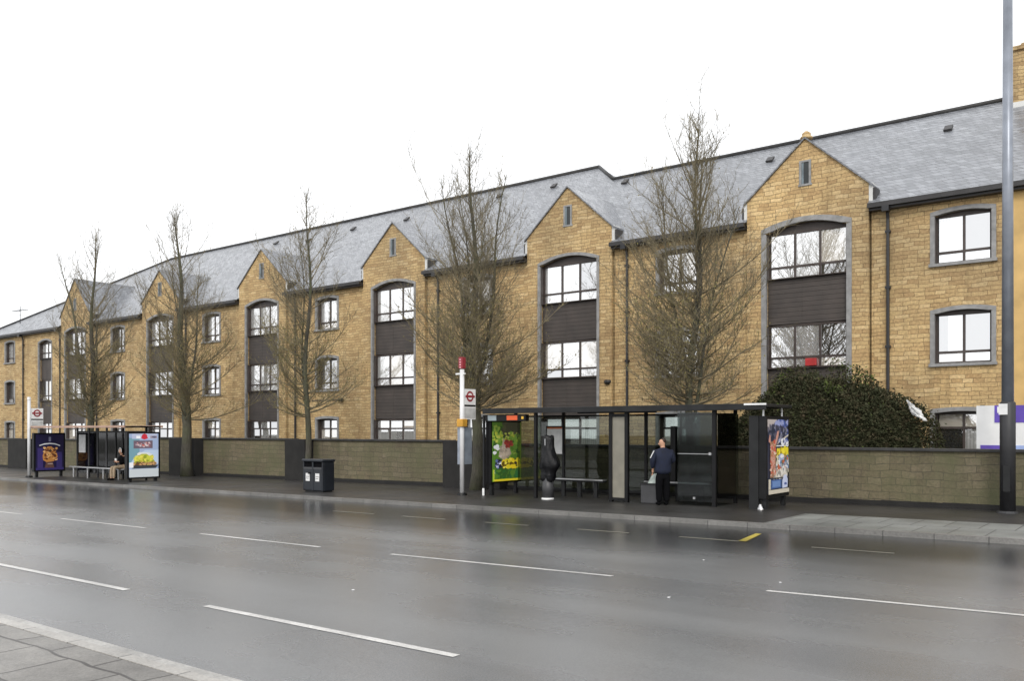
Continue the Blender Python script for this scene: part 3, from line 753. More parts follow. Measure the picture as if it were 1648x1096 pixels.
# ------------------------------------------------------------ bush
def bush():
    r = random.Random(9)
    t = empty('evergreen_bush', (-8.6, 25.3, .1), 'big rounded dark evergreen bush rising over the wall', 'bush')
    cx, cy = -8.25, 25.35
    def surf(th, ph):
        """outline radius of a lumpy dome"""
        k = 1+.07*math.sin(3*th+1)+.05*math.sin(7*th+ph*4)+.05*math.sin(5*ph+2*th)
        x = math.cos(th)*math.cos(ph); y = math.sin(th)*math.cos(ph); z = math.sin(ph)
        hx = 2.8
        return cx+x*hx*k, cy+y*1.45*k, .3+3.15*k*(max(z, 0)**.62)*(1-.03*x*x)
    core = MB(); nt_, np_ = 40, 12
    for i in range(nt_):
        for j in range(np_):
            q = []
            for (a, b_) in ((i, j), (i+1, j), (i+1, j+1), (i, j+1)):
                X, Y, Z = surf(a/nt_*2*math.pi, b_/np_*math.pi/2*.999)
                q.append((cx+(X-cx)*.86, cy+(Y-cy)*.86, .3+(Z-.3)*.88))
            core.quad(*q)
    fol = MB()
    for i in range(60000):
        th = r.uniform(0, 2*math.pi); ph = math.asin(r.uniform(0, 1)); k = 1-abs(r.gauss(0, .075))+.03
        X, Y, Z = surf(th, ph)
        if r.random() < .05: k += r.uniform(0, .06)
        p = Vector((cx+(X-cx)*k, cy+(Y-cy)*k, .3+(Z-.3)*k))
        s = r.uniform(.028, .055)
        a = Vector((r.uniform(-1, 1), r.uniform(-1, 1), r.uniform(-.6, 1))).normalized(); b_ = a.cross(Vector((r.uniform(-1, 1), r.uniform(-1, 1), r.uniform(-1, 1)))).normalized()
        fresh = 1 if (Z > 3.0 and k > .97 and math.sin(th*5)+math.sin(X*3.1) > .3 and r.random() < .35) or r.random() < .015 else 0
        fol.quad(p-a*s, p+b_*s*.5, p+a*s, p-b_*s*.5, fresh)
    c_ = core.build('foliage_core', M['leaf'], t)
    c_.name = 'inner_foliage'
    fo = fol.build('foliage', [M['leaf'], M['freshleaf']], t)
    st = MB()
    for i in range(260):
        th = r.uniform(0, 2*math.pi); ph = r.uniform(.15, 1.5); X, Y, Z = surf(th, ph)
        p0 = Vector((cx+(X-cx)*.8, cy+(Y-cy)*.8, .3+(Z-.3)*.85)); p1 = Vector((cx+(X-cx)*1.03, cy+(Y-cy)*1.03, .3+(Z-.3)*1.04))
        st.tube([p0, p1], [.008, .003], 3, cap=False)
    st.build('stems', M['twig'], t)['kind'] = 'stuff'
bush()
# white plastic sheet snagged by the bush
b = MB(); r = random.Random(2); gx, gy, gz = -5.55, 24.9, 2.62; k = 9
P = [[(gx+.36*(i/k-.5)+.15*(j/k-.5)+r.uniform(-.02, .02), gy-.10*math.sin(i/k*3)+r.uniform(-.03, .03), gz-.42*(j/k-.5)*(1-.3*i/k)-.25*i/k+r.uniform(-.02, .02)) for i in range(k+1)] for j in range(k+1)]
for i in range(k):
    for j in range(k): b.quad(P[j][i], P[j][i+1], P[j+1][i+1], P[j+1][i])
o = b.build('plastic_bag', M['white'], smooth=True); o.modifiers.new('th', 'SOLIDIFY').thickness = .01
tag(o, 'crumpled white plastic bag snagged on the right edge of the evergreen bush', 'plastic bag')

# ------------------------------------------------------------ lamp column and sign board
lx, ly = -3.15, 22.9; lz = pave_z(lx)
t = empty('lamp_column', (lx, ly, lz), 'tall grey lamp column with a wide dark base at the right edge of the pavement', 'street lamp')
b = MB(); b.tube([(lx, ly, lz-.02), (lx, ly, 2.62), (lx, ly, 2.66)], [.165, .165, .13], 20); b.build('base_shaft', M['lampbase'], t, smooth=True)
b = MB(); b.tube([(lx, ly, 2.66), (lx, ly, 12.6)], [.128, .10], 20); b.build('shaft', M['lamppost'], t, smooth=True)
b = MB(); b.tube([(lx, ly, 12.6), (lx, ly-.3, 13.0), (lx, ly-1.6, 13.15)], .05, 10); b.build('arm', M['lamppost'], t, smooth=True)
b = MB(); b.box(lx-.15, lx+.15, ly-2.2, ly-1.55, 13.08, 13.22); b.build('lantern', M['lamppost'], t, bevel=.04)
b = MB(); b.box(lx-.16, lx+.02, ly-.175, ly-.165, 2.35, 2.6); o = b.build('notice', M['poster_white'], t)
b = MB(); b.box(lx-.07, lx+.07, ly-.172, ly-.158, lz+.5, lz+1.1); b.build('access_door', M['charcoal'], t)
b = MB(); b.tube([(lx, ly, lz), (lx, ly, lz+.05)], [.24, .2], 16); b.build('collar', M['lampbase'], t)
t = empty('sign_board', (-3.2, 24.3, pave_z(-3.2)), 'white sign board with purple bands standing behind the wall at the lamp column', 'sign')
b = MB(); b.box(-4.02, -2.2, 24.25, 24.29, 1.2, 2.6); b.build('board', M['white'], t)
b = MB(); b.box(-3.93, -3.5, 24.236, 24.246, 1.42, 1.62); b.build('purple_band', M['purple'], t)
b = MB(); b.box(-3.49, -2.2, 24.236, 24.246, 1.42, 1.62); b.build('blue_band', M['paleblue'], t)
b = MB(); b.box(-3.62, -2.2, 24.236, 24.246, 2.18, 2.6); b.build('purple_header', M['purple'], t)
b = MB(); b.prism([(-3.56, 24.232, 2.42), (-3.44, 24.232, 2.40), (-3.45, 24.232, 2.56), (-3.56, 24.232, 2.57)], (0, .004, 0)); b.build('white_emblem', M['white'], t)
for x in (-3.9, -2.3):
    b = MB(); b.box(x-.04, x+.04, 24.292, 24.37, 0, 2.62); b.build('post', M['charcoal'], t)

# ------------------------------------------------------------ posters (flat prints seen in lit panels, facing along the street)
PM = {}
def pm(c, e=.35):
    k = (c, e)
    if k not in PM: PM[k] = lit('poster_ink', c, e)
    return PM[k]
class Poster:
    """a printed sheet in a plane of constant X; u runs 0..1 towards +Y (right as seen), v runs 0..1 upwards"""
    def __init__(s, X, y0, y1, z0, z1): s.X = X; s.y0 = y0; s.y1 = y1; s.z0 = z0; s.z1 = z1; s.b = MB(); s.mats = []; s.k = 0
    def mi(s, c):
        if c not in s.mats: s.mats.append(c)
        return s.mats.index(c)
    def pt(s, u, v): return (s.X+.0006*s.k, s.y0+(s.y1-s.y0)*min(1, max(0, u)), s.z0+(s.z1-s.z0)*min(1, max(0, v)))
    def poly(s, pts, c): s.k += .08; s.b.poly([s.pt(u, v) for u, v in pts], s.mi(c))
    def rect(s, u0, u1, v0, v1, c): s.poly([(u0, v0), (u1, v0), (u1, v1), (u0, v1)], c)
    def blob(s, u, v, ru, rv, c, n=9, r=None, j=.25):
        r = r or rng
        s.poly([(u+ru*math.cos(2*math.pi*i/n)*r.uniform(1-j, 1+j), v+rv*math.sin(2*math.pi*i/n)*r.uniform(1-j, 1+j)) for i in range(n)], c)
    def splat(s, u0, u1, v0, v1, cs, n, size, seed):
        r = random.Random(seed)
        for i in range(n):
            q = size*r.uniform(.4, 1.2); s.blob(r.uniform(u0, u1), r.uniform(v0, v1), q, q*.6, r.choice(cs), 6, r, .45)
    def build(s, parent, e=.3): return s.b.build('poster', [pm(c, e) for c in s.mats], parent)
def ad_frame(parent, X, y0, y1, zb, zt, foot):
    """free standing double sided case; its edge faces the road, its sheet faces +X"""
    d = MB(); th = .2
    d.box(X-th, X, y0, y0+.09, zb, zt); d.box(X-th, X, y1-.09, y1, zb, zt)
    d.box(X-th, X, y0+.09, y1-.09, zt-.1, zt); d.box(X-th, X, y0+.09, y1-.09, zb, zb+.1)
    d.box(X-th+.02, X-.03, y0+.09, y1-.09, zb+.1, zt-.1)
    o = d.build('advert_case', M['black'], parent)
    f = MB(); f.box(X-th+.05, X-.05, y0+.1, y0+.22, foot, zb); f.build('foot', M['charcoal'], o); f = MB(); f.box(X-th+.05, X-.05, y1-.22, y1-.1, foot, zb); f.build('foot', M['charcoal'], o)
    return o
G1 = (.10, .22, .03); G2 = (.20, .36, .05); G3 = (.04, .11, .02); Y1 = (.75, .62, .03); Y2 = (.9, .75, .1); WH = (.75, .76, .78)

# ------------------------------------------------------------ near bus shelter
SX0, SX1, SY0, SY1 = -16.9, -8.05, 20.75, 22.15
gz = pave_z(-12.5)
t = empty('bus_shelter', (-12.5, 21.4, gz), 'large dark bus shelter with flower advert on its left and collage advert on its right', 'bus shelter')
b = MB(); b.box(SX0-.05, SX1+.08, SY0-.15, SY1+.15, 2.56, 2.64); b.box(SX0-.03, SX1+.06, SY0-.19, SY0-.152, 2.49, 2.65)
rf = b.build('roof', M['charcoal'], t, bevel=.012)
b = MB(); b.box(SX1-.5, SX1+.07, SY0-.2, SY0-.192, 2.61, 2.655); b.build('white_trim', M['white'], rf)
for x in (SX0+.05, -15.0, -12.15, -9.45):
    b = MB(); b.box(x-.04, x+.04, SY1-.04, SY1+.04, pave_z(x)-.02, 2.56); b.build('post', M['black'], t)
for x, wd in ((-9.42, .05), (-15.05, .045)):
    b = MB(); b.box(x-wd, x+wd, SY0-.03, SY0+.05, pave_z(x)-.02, 2.56); b.build('front_post', M['black'], t)
b = MB(); b.box(-12.55, -12.45, SY0+.0, SY0+.1, pave_z(-12.5)-.02, 2.46)
b.box(-12.05, -11.95, SY0+.0, SY0+.1, pave_z(-12.5)-.02, 2.46); b.box(-12.45, -12.05, SY0+.01, SY0+.09, 2.36, 2.45)
b.box(-12.45, -12.05, SY0+.01, SY0+.09, pave_z(-12.5)+.05, pave_z(-12.5)+.12); o = b.build('divider_frame', M['black'], t)
b = MB(); b.box(-12.45, -12.05, SY0+.035, SY0+.065, pave_z(-12.5)+.12, 2.36); b.build('cream_panel', M['cream'], o)
# header beam with small downlights seen under the roof
b = MB(); b.box(-13.6, -11.1, SY0+.02, SY0+.08, 2.462, 2.5); b.build('header_rail', M['black'], t)
for x in (-13.6, -12.9, -12.6, -12.3, -11.7, -11.3):
    b = MB(); b.loft([(x, SY0+.05, 2.53, .03, .03), (x, SY0+.05, 2.56, .045, .045)], 8); b.build('downlight', lit('lamp_white', (.9, .8, .6), 1.2), rf)
# glazing
for x0, x1 in ((SX0+.1, -15.05), (-14.95, -12.2), (-12.1, -9.5)):
    b = MB(); b.box(x0, x1, SY1-.005, SY1+.005, pave_z(x0)+.22, 2.40); b.build('back_glass', M['glass'], t)
    b = MB(); b.box(x0, x1, SY1-.02, SY1+.02, 2.401, 2.45); b.build('rail', M['black'], t); b = MB(); b.box(x0, x1, SY1-.02, SY1+.02, pave_z(x0)+.17, pave_z(x0)+.219); b.build('rail', M['black'], t)
b = MB(); b.box(-9.36, -9.345, SY0+.06, SY1-.05, .25, 2.42)
b.build('side_glass', M['glassdirty'], t)
b = MB(); b.box(-10.45, -9.48, SY0-.005, SY0+.005, .14, 2.45); g = b.build('front_glass', M['glassdirty'], t)
b = MB(); b.box(-10.45, -9.48, SY0-.012, SY0-.006, 1.37, 1.385); b.box(-10.0, -9.94, SY0-.03, SY0-.012, .2, .26)
b.box(-9.56, -9.5, SY0-.03, SY0-.012, 1.35, 1.42); b.build('clamp_rail', M['silver'], g)
b = MB(); b.box(-11.25, -11.1, SY1-.25, SY1-.12, pave_z(-11)+.4, 2.1); b.build('centre_post', M['black'], t)
# a timetable case on the back glass
b = MB(); b.box(-15.62, -14.98, SY1-.06, SY1-.03, 1.22, 2.12); o = b.build('timetable_case', M['charcoal'], t)
b = MB(); b.box(-15.58, -15.02, SY1-.064, SY1-.0605, 1.26, 2.08); b.build('notice', M['poster_white'], o)
b = MB(); b.box(-15.58, -15.02, SY1-.0645, SY1-.0641, 2.03, 2.08); b.build('red_header', plain('orange_header', (.5, .12, .03), .5), o)
# perch benches
for x0, x1 in ((-15.1, -13.35), (-12.0, -10.0)):
    g0 = pave_z(x0); b = MB(); b.box(x0, x1, SY1-.42, SY1-.18, g0+.50, g0+.54); o = b.build('bench', M['silver'], t, bevel=.01)
    b = MB(); b.box(x0+.0, x1, SY1-.40, SY1-.2, g0+.455, g0+.499); b.build('seat_beam', M['black'], o)
    for x in (x0+.3, (x0+x1)/2, x1-.3):
        b = MB(); b.box(x-.06, x+.06, SY1-.34, SY1-.26, g0-.02, g0+.455); b.build('bench_leg', M['charcoal'], o)
# right-hand advert: case seen by its edge and its sheet
X = SX1; fr = MB(); zb, zt = .3, 2.34
o = ad_frame(t, X, SY0, SY1+.15, zb, zt, pave_z(X)-.02)
b = MB(); b.box(X-.44, X-.2, SY0-.02, SY0+.12, pave_z(X)-.02, zt+.01); b.box(X-.44, X-.2, SY0+.12, SY1+.1, zb, zt-.02); b.build('case_flank', M['charcoal'], o)
for y in (SY0+.05, SY1-.1):
    b = MB(); b.tube([(X-.1, y, zt), (X-.1, y, 2.56)], .025, 8); b.build('bracket', M['white'], o)
b = MB(); b.loft([(X-.15, SY0-.02, pave_z(X)-.02, .09, .07), (X-.15, SY0-.02, pave_z(X)+.06, .05, .05), (X-.15, SY0-.02, pave_z(X)+.12, .03, .03)], 10); b.build('foot_clamp', M['silver'], o)
p = Poster(X+.002, SY0+.07, SY1+.08, .40, 2.26)
DK = (.03, .035, .06); BL = (.08, .12, .34); BR = (.30, .16, .10); PK = (.55, .28, .22); CR = (.6, .55, .45)
p.rect(0, 1, 0, 1, DK)
p.poly([(0, .83), (.45, 1), (0, 1)], (.45, .40, .38))
p.splat(.4, 1, .8, 1, [BL, (.12, .14, .32), (.3, .33, .55)], 60, .07, 1)
p.splat(0, 1, .68, .9, [DK, (.10, .10, .14), (.2, .2, .26), (.05, .05, .08)], 90, .07, 2)
p.poly([(.45, .66), (1, .78), (1, .80), (.5, .70)], CR)
p.splat(.55, 1, .64, .74, [BL, (.4, .42, .6), DK, WH], 40, .05, 3)
p.rect(.4, 1, .635, .65, WH)
p.rect(.42, 1, .48, .61, (.70, .56, .04)); p.splat(.45, 1, .49, .60, [(.85, .7, .06), (.4, .3, .02), Y1], 30, .08, 4)
p.splat(.42, 1, .27, .5, [CR, (.25, .13, .05), (.1, .14, .10), WH, (.12, .2, .35), (.5, .12, .05), (.35, .35, .4)], 170, .06, 5)
p.blob(.62, .49, .16, .05, (.35, .4, .55)); p.blob(.66, .50, .1, .03, WH)
p.splat(.25, .9, .22, .32, [CR, (.3, .28, .25), (.7, .66, .6)], 60, .06, 6)
p.poly([(.08, .22), (.25, .22), (.36, .42), (.34, .66), (.30, .72), (.12, .70), (.08, .5), (.12, .36)], BR)
p.poly([(.12, .42), (.3, .40), (.34, .6), (.28, .68), (.14, .66)], PK); p.poly([(.28, .66), (.42, .84), (.5, .85), (.48, .78), (.36, .66)], PK)
p.splat(.1, .34, .24, .7, [PK, (.55, .1, .06), (.7, .5, .4), (.4, .2, .1)], 70, .045, 7)
p.poly([(.0, .70), (.05, .8), (.09, .78), (.1, .68)], PK)
p.rect(0, 1, .20, .215, DK); p.rect(0, .1, .05, .20, CR); p.rect(.12, .62, .07, .19, (.06, .12, .30)); p.rect(.18, .56, .09, .17, (.14, .24, .48))
p.poly([(.66, .06), (.92, .07), (.93, .18), (.86, .245), (.74, .24), (.66, .17)], (.55, .6, .78)); p.blob(.82, .12, .07, .02, BL)
p.rect(0, 1, 0, .055, CR); p.rect(0, 1, .055, .062, DK)
p.build(o, .1)
# left-hand advert (flowers) with the display box over it
X = -16.8; y0, y1 = 20.82, 22.38
o = ad_frame(t, X, y0, y1, .34, 2.3, pave_z(X)-.02)
p = Poster(X+.002, y0+.06, y1-.06, .40, 2.24)
p.rect(0, 1, 0, 1, G1); p.splat(0, 1, .45, .95, [G1, G2, G3, (.28, .40, .06), (.13, .28, .04)], 260, .07, 11)
p.splat(.35, 1, .8, 1, [(.07, .07, .04), (.10, .10, .05)], 50, .12, 12)
p.splat(0, .95, .68, .82, [(.45, .5, .06), G2, (.5, .55, .1)], 60, .05, 13)
p.poly([(.20, .42), (.42, .34), (.66, .46), (.58, .58), (.45, .66), (.38, .74), (.32, .6)], (.42, .34, .26)); p.splat(.25, .6, .42, .6, [(.5, .42, .33), (.3, .25, .2), (.55, .48, .42)], 50, .04, 14)
p.splat(.45, .68, .58, .67, [(.4, .05, .04), (.25, .04, .03)], 26, .06, 15)
for u, v in ((.1, .58), (.17, .55), (.07, .48), (.1, .16), (.16, .6)): p.blob(u, v, .07, .03, WH)
p.splat(.1, .4, .24, .36, [(.12, .16, .35), (.3, .35, .6), WH, (.02, .02, .05), (.02, .02, .04)], 50, .05, 16)
p.splat(.35, .95, .22, .35, [Y1, Y2, (.8, .6, .02), (.12, .08, .01), Y1], 110, .07, 17); p.blob(.8, .30, .06, .03, (.03, .02, .02))
p.splat(.1, 1, .08, .18, [G3, (.03, .14, .04), G1], 90, .08, 18)
p.rect(0, 1, 0, .035, Y1); p.rect(0, .05, 0, .2, (.5, .6, .05)); p.rect(.97, 1, 0, 1, (.3, .4, .05))
p.build(o, .18)
b = MB(); b.box(-16.9, -15.35, SY0-.1, SY0+.08, 2.26, 2.46); d_ = b.build('display_box', M['black'], t, bevel=.01)
b = MB(); b.box(-16.05, -15.65, SY0-.106, SY0-.101, 2.29, 2.43); b.build('orange_screen', M['orange_led'], d_)
b = MB(); b.box(-16.78, -16.45, SY0-.106, SY0-.101, 2.28, 2.44); b.build('grey_screen', plain('grey_screen', (.25, .3, .32), .3), d_)
b = MB(); b.box(-15.5, -15.42, SY0-.106, SY0-.101, 2.32, 2.40); b.build('indicator', lit('yellow_indicator', (.6, .35, .03), .2), d_)
b = MB(); b.box(-17.02, -16.96, SY0-.06, SY0, pave_z(-17)-.02, 2.45); b.build('steel_post', M['charcoal'], t)
b = MB(); b.box(-17.03, -16.95, SY0-.07, SY0-.061, pave_z(-17)+.0, pave_z(-17)+.22); b.build('foot_plate', M['white'], t)

# ------------------------------------------------------------ covered ticket machine
X, Y = -14.5, 20.6; g = pave_z(X)
t = empty('ticket_machine', (X, Y, g), 'grey cylindrical ticket machine wrapped in black plastic sacks at the near bus shelter', 'ticket machine')
b = MB(); b.loft([(X, Y, g-.01, .17, .17), (X, Y, g+.62, .165, .165)], 20); b.build('pedestal', M['greybase'], t, smooth=True)
b = MB(); b.loft([(X, Y-.01, g-.01, .185, .185), (X, Y-.01, g+.04, .178, .178)], 20); b.build('base_ring', M['white'], t)
b = MB(); r = random.Random(4)
prof = [(.52, .19), (.60, .225), (.72, .215), (.84, .21), (.88, .23), (.98, .25), (1.12, .25), (1.26, .225), (1.4, .205), (1.5, .185), (1.58, .18), (1.72, .18), (1.81, .165), (1.84, .10)]
rings = []
n = 28; base_i = len(b.v)
for z, rr in prof:
    bul = max(0, 1-abs(z-1.0)/.32)
    for k in range(n):
        a = 2*math.pi*k/n
        w_ = rr*(1+.09*math.sin(5*a+z*9)+.06*math.sin(9*a-z*14)+r.uniform(-.03, .03))+bul*.16*max(0, math.cos(a-.3))**2
        if z > 1.5: w_ = rr*(1+.08*math.sin(2*a))
        b.v.append((X+w_*math.cos(a)*(1.0), Y+w_*math.sin(a)*.85, g+z+.02*math.sin(3*a)))
for i in range(len(prof)-1):
    for k in range(n):
        k2 = (k+1) % n; b.f.append((i*n+k, i*n+k2, (i+1)*n+k2, (i+1)*n+k)); b.m.append(0)
b.f.append(tuple(range((len(prof)-1)*n, len(prof)*n))); b.m.append(0)
b.build('sack_cover', M['polymer'], t, smooth=True)
b = MB(); b.box(X+.0, X+.025, Y-.17, Y-.13, g+1.55, g+1.74); b.build('slot', M['silver'], t)

# ------------------------------------------------------------ litter bin (double)
bx0, bx1, by0, by1 = -23.3, -22.3, 18.85, 19.35; g = pave_z(bx0)
t = empty('litter_bin', ((bx0+bx1)/2, (by0+by1)/2, g), 'dark double litter bin with two openings and pale stickers on the pavement', 'litter bin')
b = MB(); b.box(bx0, bx1, by0+.05, by1, g+.04, g+1.0); b.box(bx0, bx0+.05, by0, by0+.05, g+.04, g+1.0); b.box(bx1-.05, bx1, by0, by0+.05, g+.04, g+1.0)
b.box((bx0+bx1)/2-.035, (bx0+bx1)/2+.035, by0-.01, by0+.05, g+.04, g+1.0); o = b.build('body', M['binblue'], t, bevel=.015)
b = MB(); b.box(bx0-.03, bx1+.03, by0-.04, by1+.03, g+1.0, g+1.09); b.build('lid', M['binblue'], t, bevel=.03)
for i in (0, 1):
    a = bx0+.05 if i == 0 else (bx0+bx1)/2+.035; c = a+.415
    b = MB(); b.box(a, c, by0+.0, by0+.04, g+.06, g+.76); d = b.build('door', M['binblue'], t, bevel=.008)
    b = MB(); b.box(a+.1, a+.30, by0-.006, by0-.001, g+.36, g+.62); b.build('sticker', M['poster_white'], d)
    b = MB(); b.box(a+.12, a+.28, by0-.008, by0-.0065, g+.50, g+.515); b.box(a+.12, a+.25, by0-.008, by0-.0065, g+.44, g+.455); b.build('print', M['greybase'], d)
    b = MB(); b.box(a, c, by0-.005, by0+.03, g+.76, g+.82); b.build('chute_lip', M['greybase'], t)
    b = MB(); b.box(a, c, by0+.035, by0+.0495, g+.83, g+.99); b.build('opening', M['blackcloth'], t)
b = MB(); b.box(bx0+.05, bx1-.05, by0+.06, by1-.05, g-.01, g+.04); b.build('plinth', M['charcoal'], t)
b = MB(); b.loft([(bx0+.33, by0-.02, g+.60, .05, .02), (bx0+.33, by0-.02, g+.66, .05, .02)], 10); b.build('lock', M['black'], t)

# ------------------------------------------------------------ bus stop poles
def bus_stop(X, Y, H, label, flagz, amber):
    g = pave_z(X); t = empty('bus_stop_pole', (X, Y, g), label, 'bus stop')
    b = MB(); b.tube([(X, Y, g), (X, Y, g+H-.38)], .07, 16); b.build('pole', M['whitepost'], t, smooth=True)
    b = MB(); b.tube([(X, Y, g-.02), (X, Y, g+.07)], [.17, .14], 16); b.build('base', M['black'], t)
    z = g+flagz
    b = MB(); b.box(X-.03, X+.03, Y+.07, Y+.62, z, z+.95); f = b.build('flag', M['white'], t)
    for s in (1, -1):
        def disc(rad, m, dx, nm):
            q = MB(); q.prism([(X+s*dx, Y+.345+rad*math.cos(a), z+.72+rad*math.sin(a)) for a in [i*math.pi/10 for i in range(20)]], (s*.003, 0, 0)); q.build(nm, m, f)
        disc(.17, M['red'], .031, 'roundel_ring'); disc(.105, M['white'], .0345, 'roundel_centre')
        q = MB(); q.box(*(sorted((X+s*.038, X+s*.042))), Y+.12, Y+.57, z+.685, z+.755); q.build('roundel_bar', M['red'], f)
        q = MB(); q.box(*(sorted((X+s*.031, X+s*.034))), Y+.08, Y+.61, z+.40, z+.46); q.build('dark_line', M['charcoal'], f)
        q = MB(); q.box(*(sorted((X+s*.031, X+s*.034))), Y+.1, Y+.6, z+.04, z+.36); q.build('route_tiles', plain('grey_tiles', (.5, .5, .49), .5), f)
    return t, g
t, g = bus_stop(-17.65, 20.45, 4.28, 'white bus stop pole with a red cap and an amber box', 2.35, True)
X, Y = -17.65, 20.45
b = MB(); b.box(X-.085, X+.085, Y-.085, Y+.085, g+3.92, g+4.28); o = b.build('red_cap', M['red'], t, bevel=.02)
b = MB()
for k in range(4): b.box(X-.03, X+.03, Y-.092, Y-.0865, g+3.94+k*.08, g+3.98+k*.08)
b.build('cap_lettering', plain('pink_letters', (.7, .35, .38), .5), o)
b = MB(); b.box(X-.24, X-.07, Y-.03, Y+.03, g+3.74, g+3.79); b.box(X+.07, X+.12, Y-.03, Y+.03, g+3.74, g+3.79); b.build('crossbar', M['white'], t)
b = MB(); b.box(X-.12, X+.12, Y-.12, Y+.12, g+2.12, g+2.36); b.build('amber_box', M['amber'], t, bevel=.02)
b = MB(); b.box(X-.02, X+.02, Y+.075, Y+.45, g+.95, g+2.1); o = b.build('timetable_panel', plain('blue_grey_panel', (.22, .25, .29), .3), t)
b = MB(); b.box(X-.17, X-.075, Y-.02, Y+.02, g+.95, g+2.1); b.build('side_panel', plain('blue_grey_panel_edge', (.25, .28, .33), .3), t)
X2, Y2 = -42.3, 18.35
t, g = bus_stop(X2, Y2, 4.0, 'white bus stop pole with a black foot left of the far shelter', 2.25, False)
b = MB(); b.tube([(X2, Y2, g+3.6), (X2, Y2, g+3.72)], [.085, .07], 12); b.build('cap', M['white'], t)

# ------------------------------------------------------------ far bus shelter
FX0, FX1, FY0, FY1 = -42.15, -33.95, 18.55, 19.95
t = empty('bus_shelter', (-37.8, 19.2, pave_z(-37.8)), 'far bus shelter between a dark blue advert and a burger advert', 'bus shelter')
b = MB(); b.box(FX0-.2, FX1-.1, FY0-.1, FY1+.1, 2.10, 2.16); rf = b.build('roof', M['glassdirty'], t)
b = MB(); b.box(FX0-.3, FX1, FY0-.16, FY0-.1, 2.09, 2.18); b.box(FX0-.3, FX1, FY1+.1, FY1+.15, 2.09, 2.18); b.build('roof_edge', M['copper'], rf)
for x in (-41.0, -39.9, -39.1, -38.3, -37.5, -36.9, -35.0):
    b = MB(); b.box(x-.035, x+.035, FY1-.035, FY1+.035, pave_z(x)-.02, 2.1); b.build('post', M['black'] if x > -38 else M['greybase'], t)
b = MB(); b.box(-41.0, -35.0, FY1-.03, FY1+.03, 1.88, 1.95); b.build('header_rail', M['black'], t)
for x0, x1 in ((-40.95, -39.95), (-39.85, -39.15), (-39.05, -38.35), (-38.25, -37.55), (-37.45, -36.95), (-36.85, -35.05)):
    b = MB(); b.box(x0, x1, FY1-.006, FY1+.006, pave_z(x0)+.2, 1.88); b.build('back_glass', M['glassdirty'], t)
b = MB(); b.box(-40.75, -40.15, FY1-.06, FY1-.03, .95, 1.78); b.build('notice', M['poster_white'], t)
g0 = pave_z(-37); b = MB(); b.box(-40.7, -35.8, FY1-.55, FY1-.3, g0+.44, g0+.49); o = b.build('bench', M['silver'], t)
for x in (-40.5, -39.2, -37.8, -36.5):
    b = MB(); b.tube([(x, FY1-.42, g0-.02), (x, FY1-.42, g0+.44)], .035, 8); b.build('bench_leg', M['silver'], o)
g0 = pave_z(FX0); o = ad_frame(t, FX0, FY0-.05, FY1-.02, g0+.24, g0+2.05, g0-.02)
p = Poster(FX0+.002, FY0+.03, FY1-.10, g0+.31, g0+1.98)
NV = (.015, .012, .05); p.rect(0, 1, 0, 1, NV); p.rect(.06, .26, .05, .62, (.05, .035, .15)); p.rect(.74, .94, .05, .5, (.04, .03, .13)); p.rect(0, 1, 0, .07, (.04, .03, .14))
p.poly([(.12, .70), (.3, .745), (.5, .76), (.7, .745), (.88, .69), (.86, .67), (.68, .715), (.5, .73), (.3, .715), (.14, .68)], WH)
p.rect(.46, .54, .8, .93, (.2, .2, .3))
OR = (.5, .22, .06); p.poly([(.26, .28), (.38, .22), (.64, .24), (.78, .36), (.76, .46), (.66, .58), (.56, .66), (.42, .66), (.30, .55), (.24, .4)], OR)
p.splat(.3, .74, .3, .62, [(.65, .35, .12), (.3, .1, .03), (.75, .45, .2), (.12, .04, .02)], 80, .05, 21); p.blob(.52, .54, .06, .04, (.06, .03, .02))
p.poly([(.32, .06), (.66, .06), (.6, .22), (.36, .22)], (.12, .06, .05)); p.rect(.42, .6, .16, .185, (.4, .3, .25))
p.build(o, .15)
g0 = pave_z(FX1); o = ad_frame(t, FX1, FY0-.02, FY1+.02, g0+.12, g0+2.05, g0-.02)
p = Poster(FX1+.002, FY0+.06, FY1-.06, g0+.19, g0+1.98)
SB = (.30, .38, .55); p.rect(0, 1, 0, 1, SB); p.rect(0, .35, .3, .9, (.16, .30, .36)); p.rect(.1, .95, .88, 1, (.42, .46, .6))
p.blob(.52, .93, .12, .06, (.5, .03, .05), 12); p.rect(.24, .38, .89, .95, WH); p.rect(.72, .95, .89, .95, (.3, .25, .3)); p.blob(.85, .92, .08, .025, (.12, .12, .18))
p.rect(.15, .8, .66, .84, (.14, .10, .13)); p.splat(.22, .72, .7, .8, [(.5, .12, .10), (.6, .5, .5), (.3, .2, .25)], 40, .035, 31)
p.poly([(.02, .3), (.2, .48), (.55, .62), (1, .62), (1, .3)], (.42, .52, .66)); p.blob(.5, .52, .24, .06, (.6, .63, .62))
p.blob(.5, .38, .36, .13, (.42, .44, .05), 14); p.splat(.2, .82, .33, .48, [(.5, .52, .06), (.65, .6, .1), (.25, .3, .03), (.5, .42, .05)], 110, .06, 32)
p.splat(.15, .9, .27, .32, [(.35, .2, .08), (.5, .3, .14), (.12, .06, .03)], 60, .06, 33); p.poly([(.1, .20), (.9, .20), (1, .27), (.1, .27)], (.04, .045, .05))
p.rect(0, 1, 0, .19, (.5, .54, .56)); p.rect(0, .14, .22, .34, WH)
p.build(o, .25)

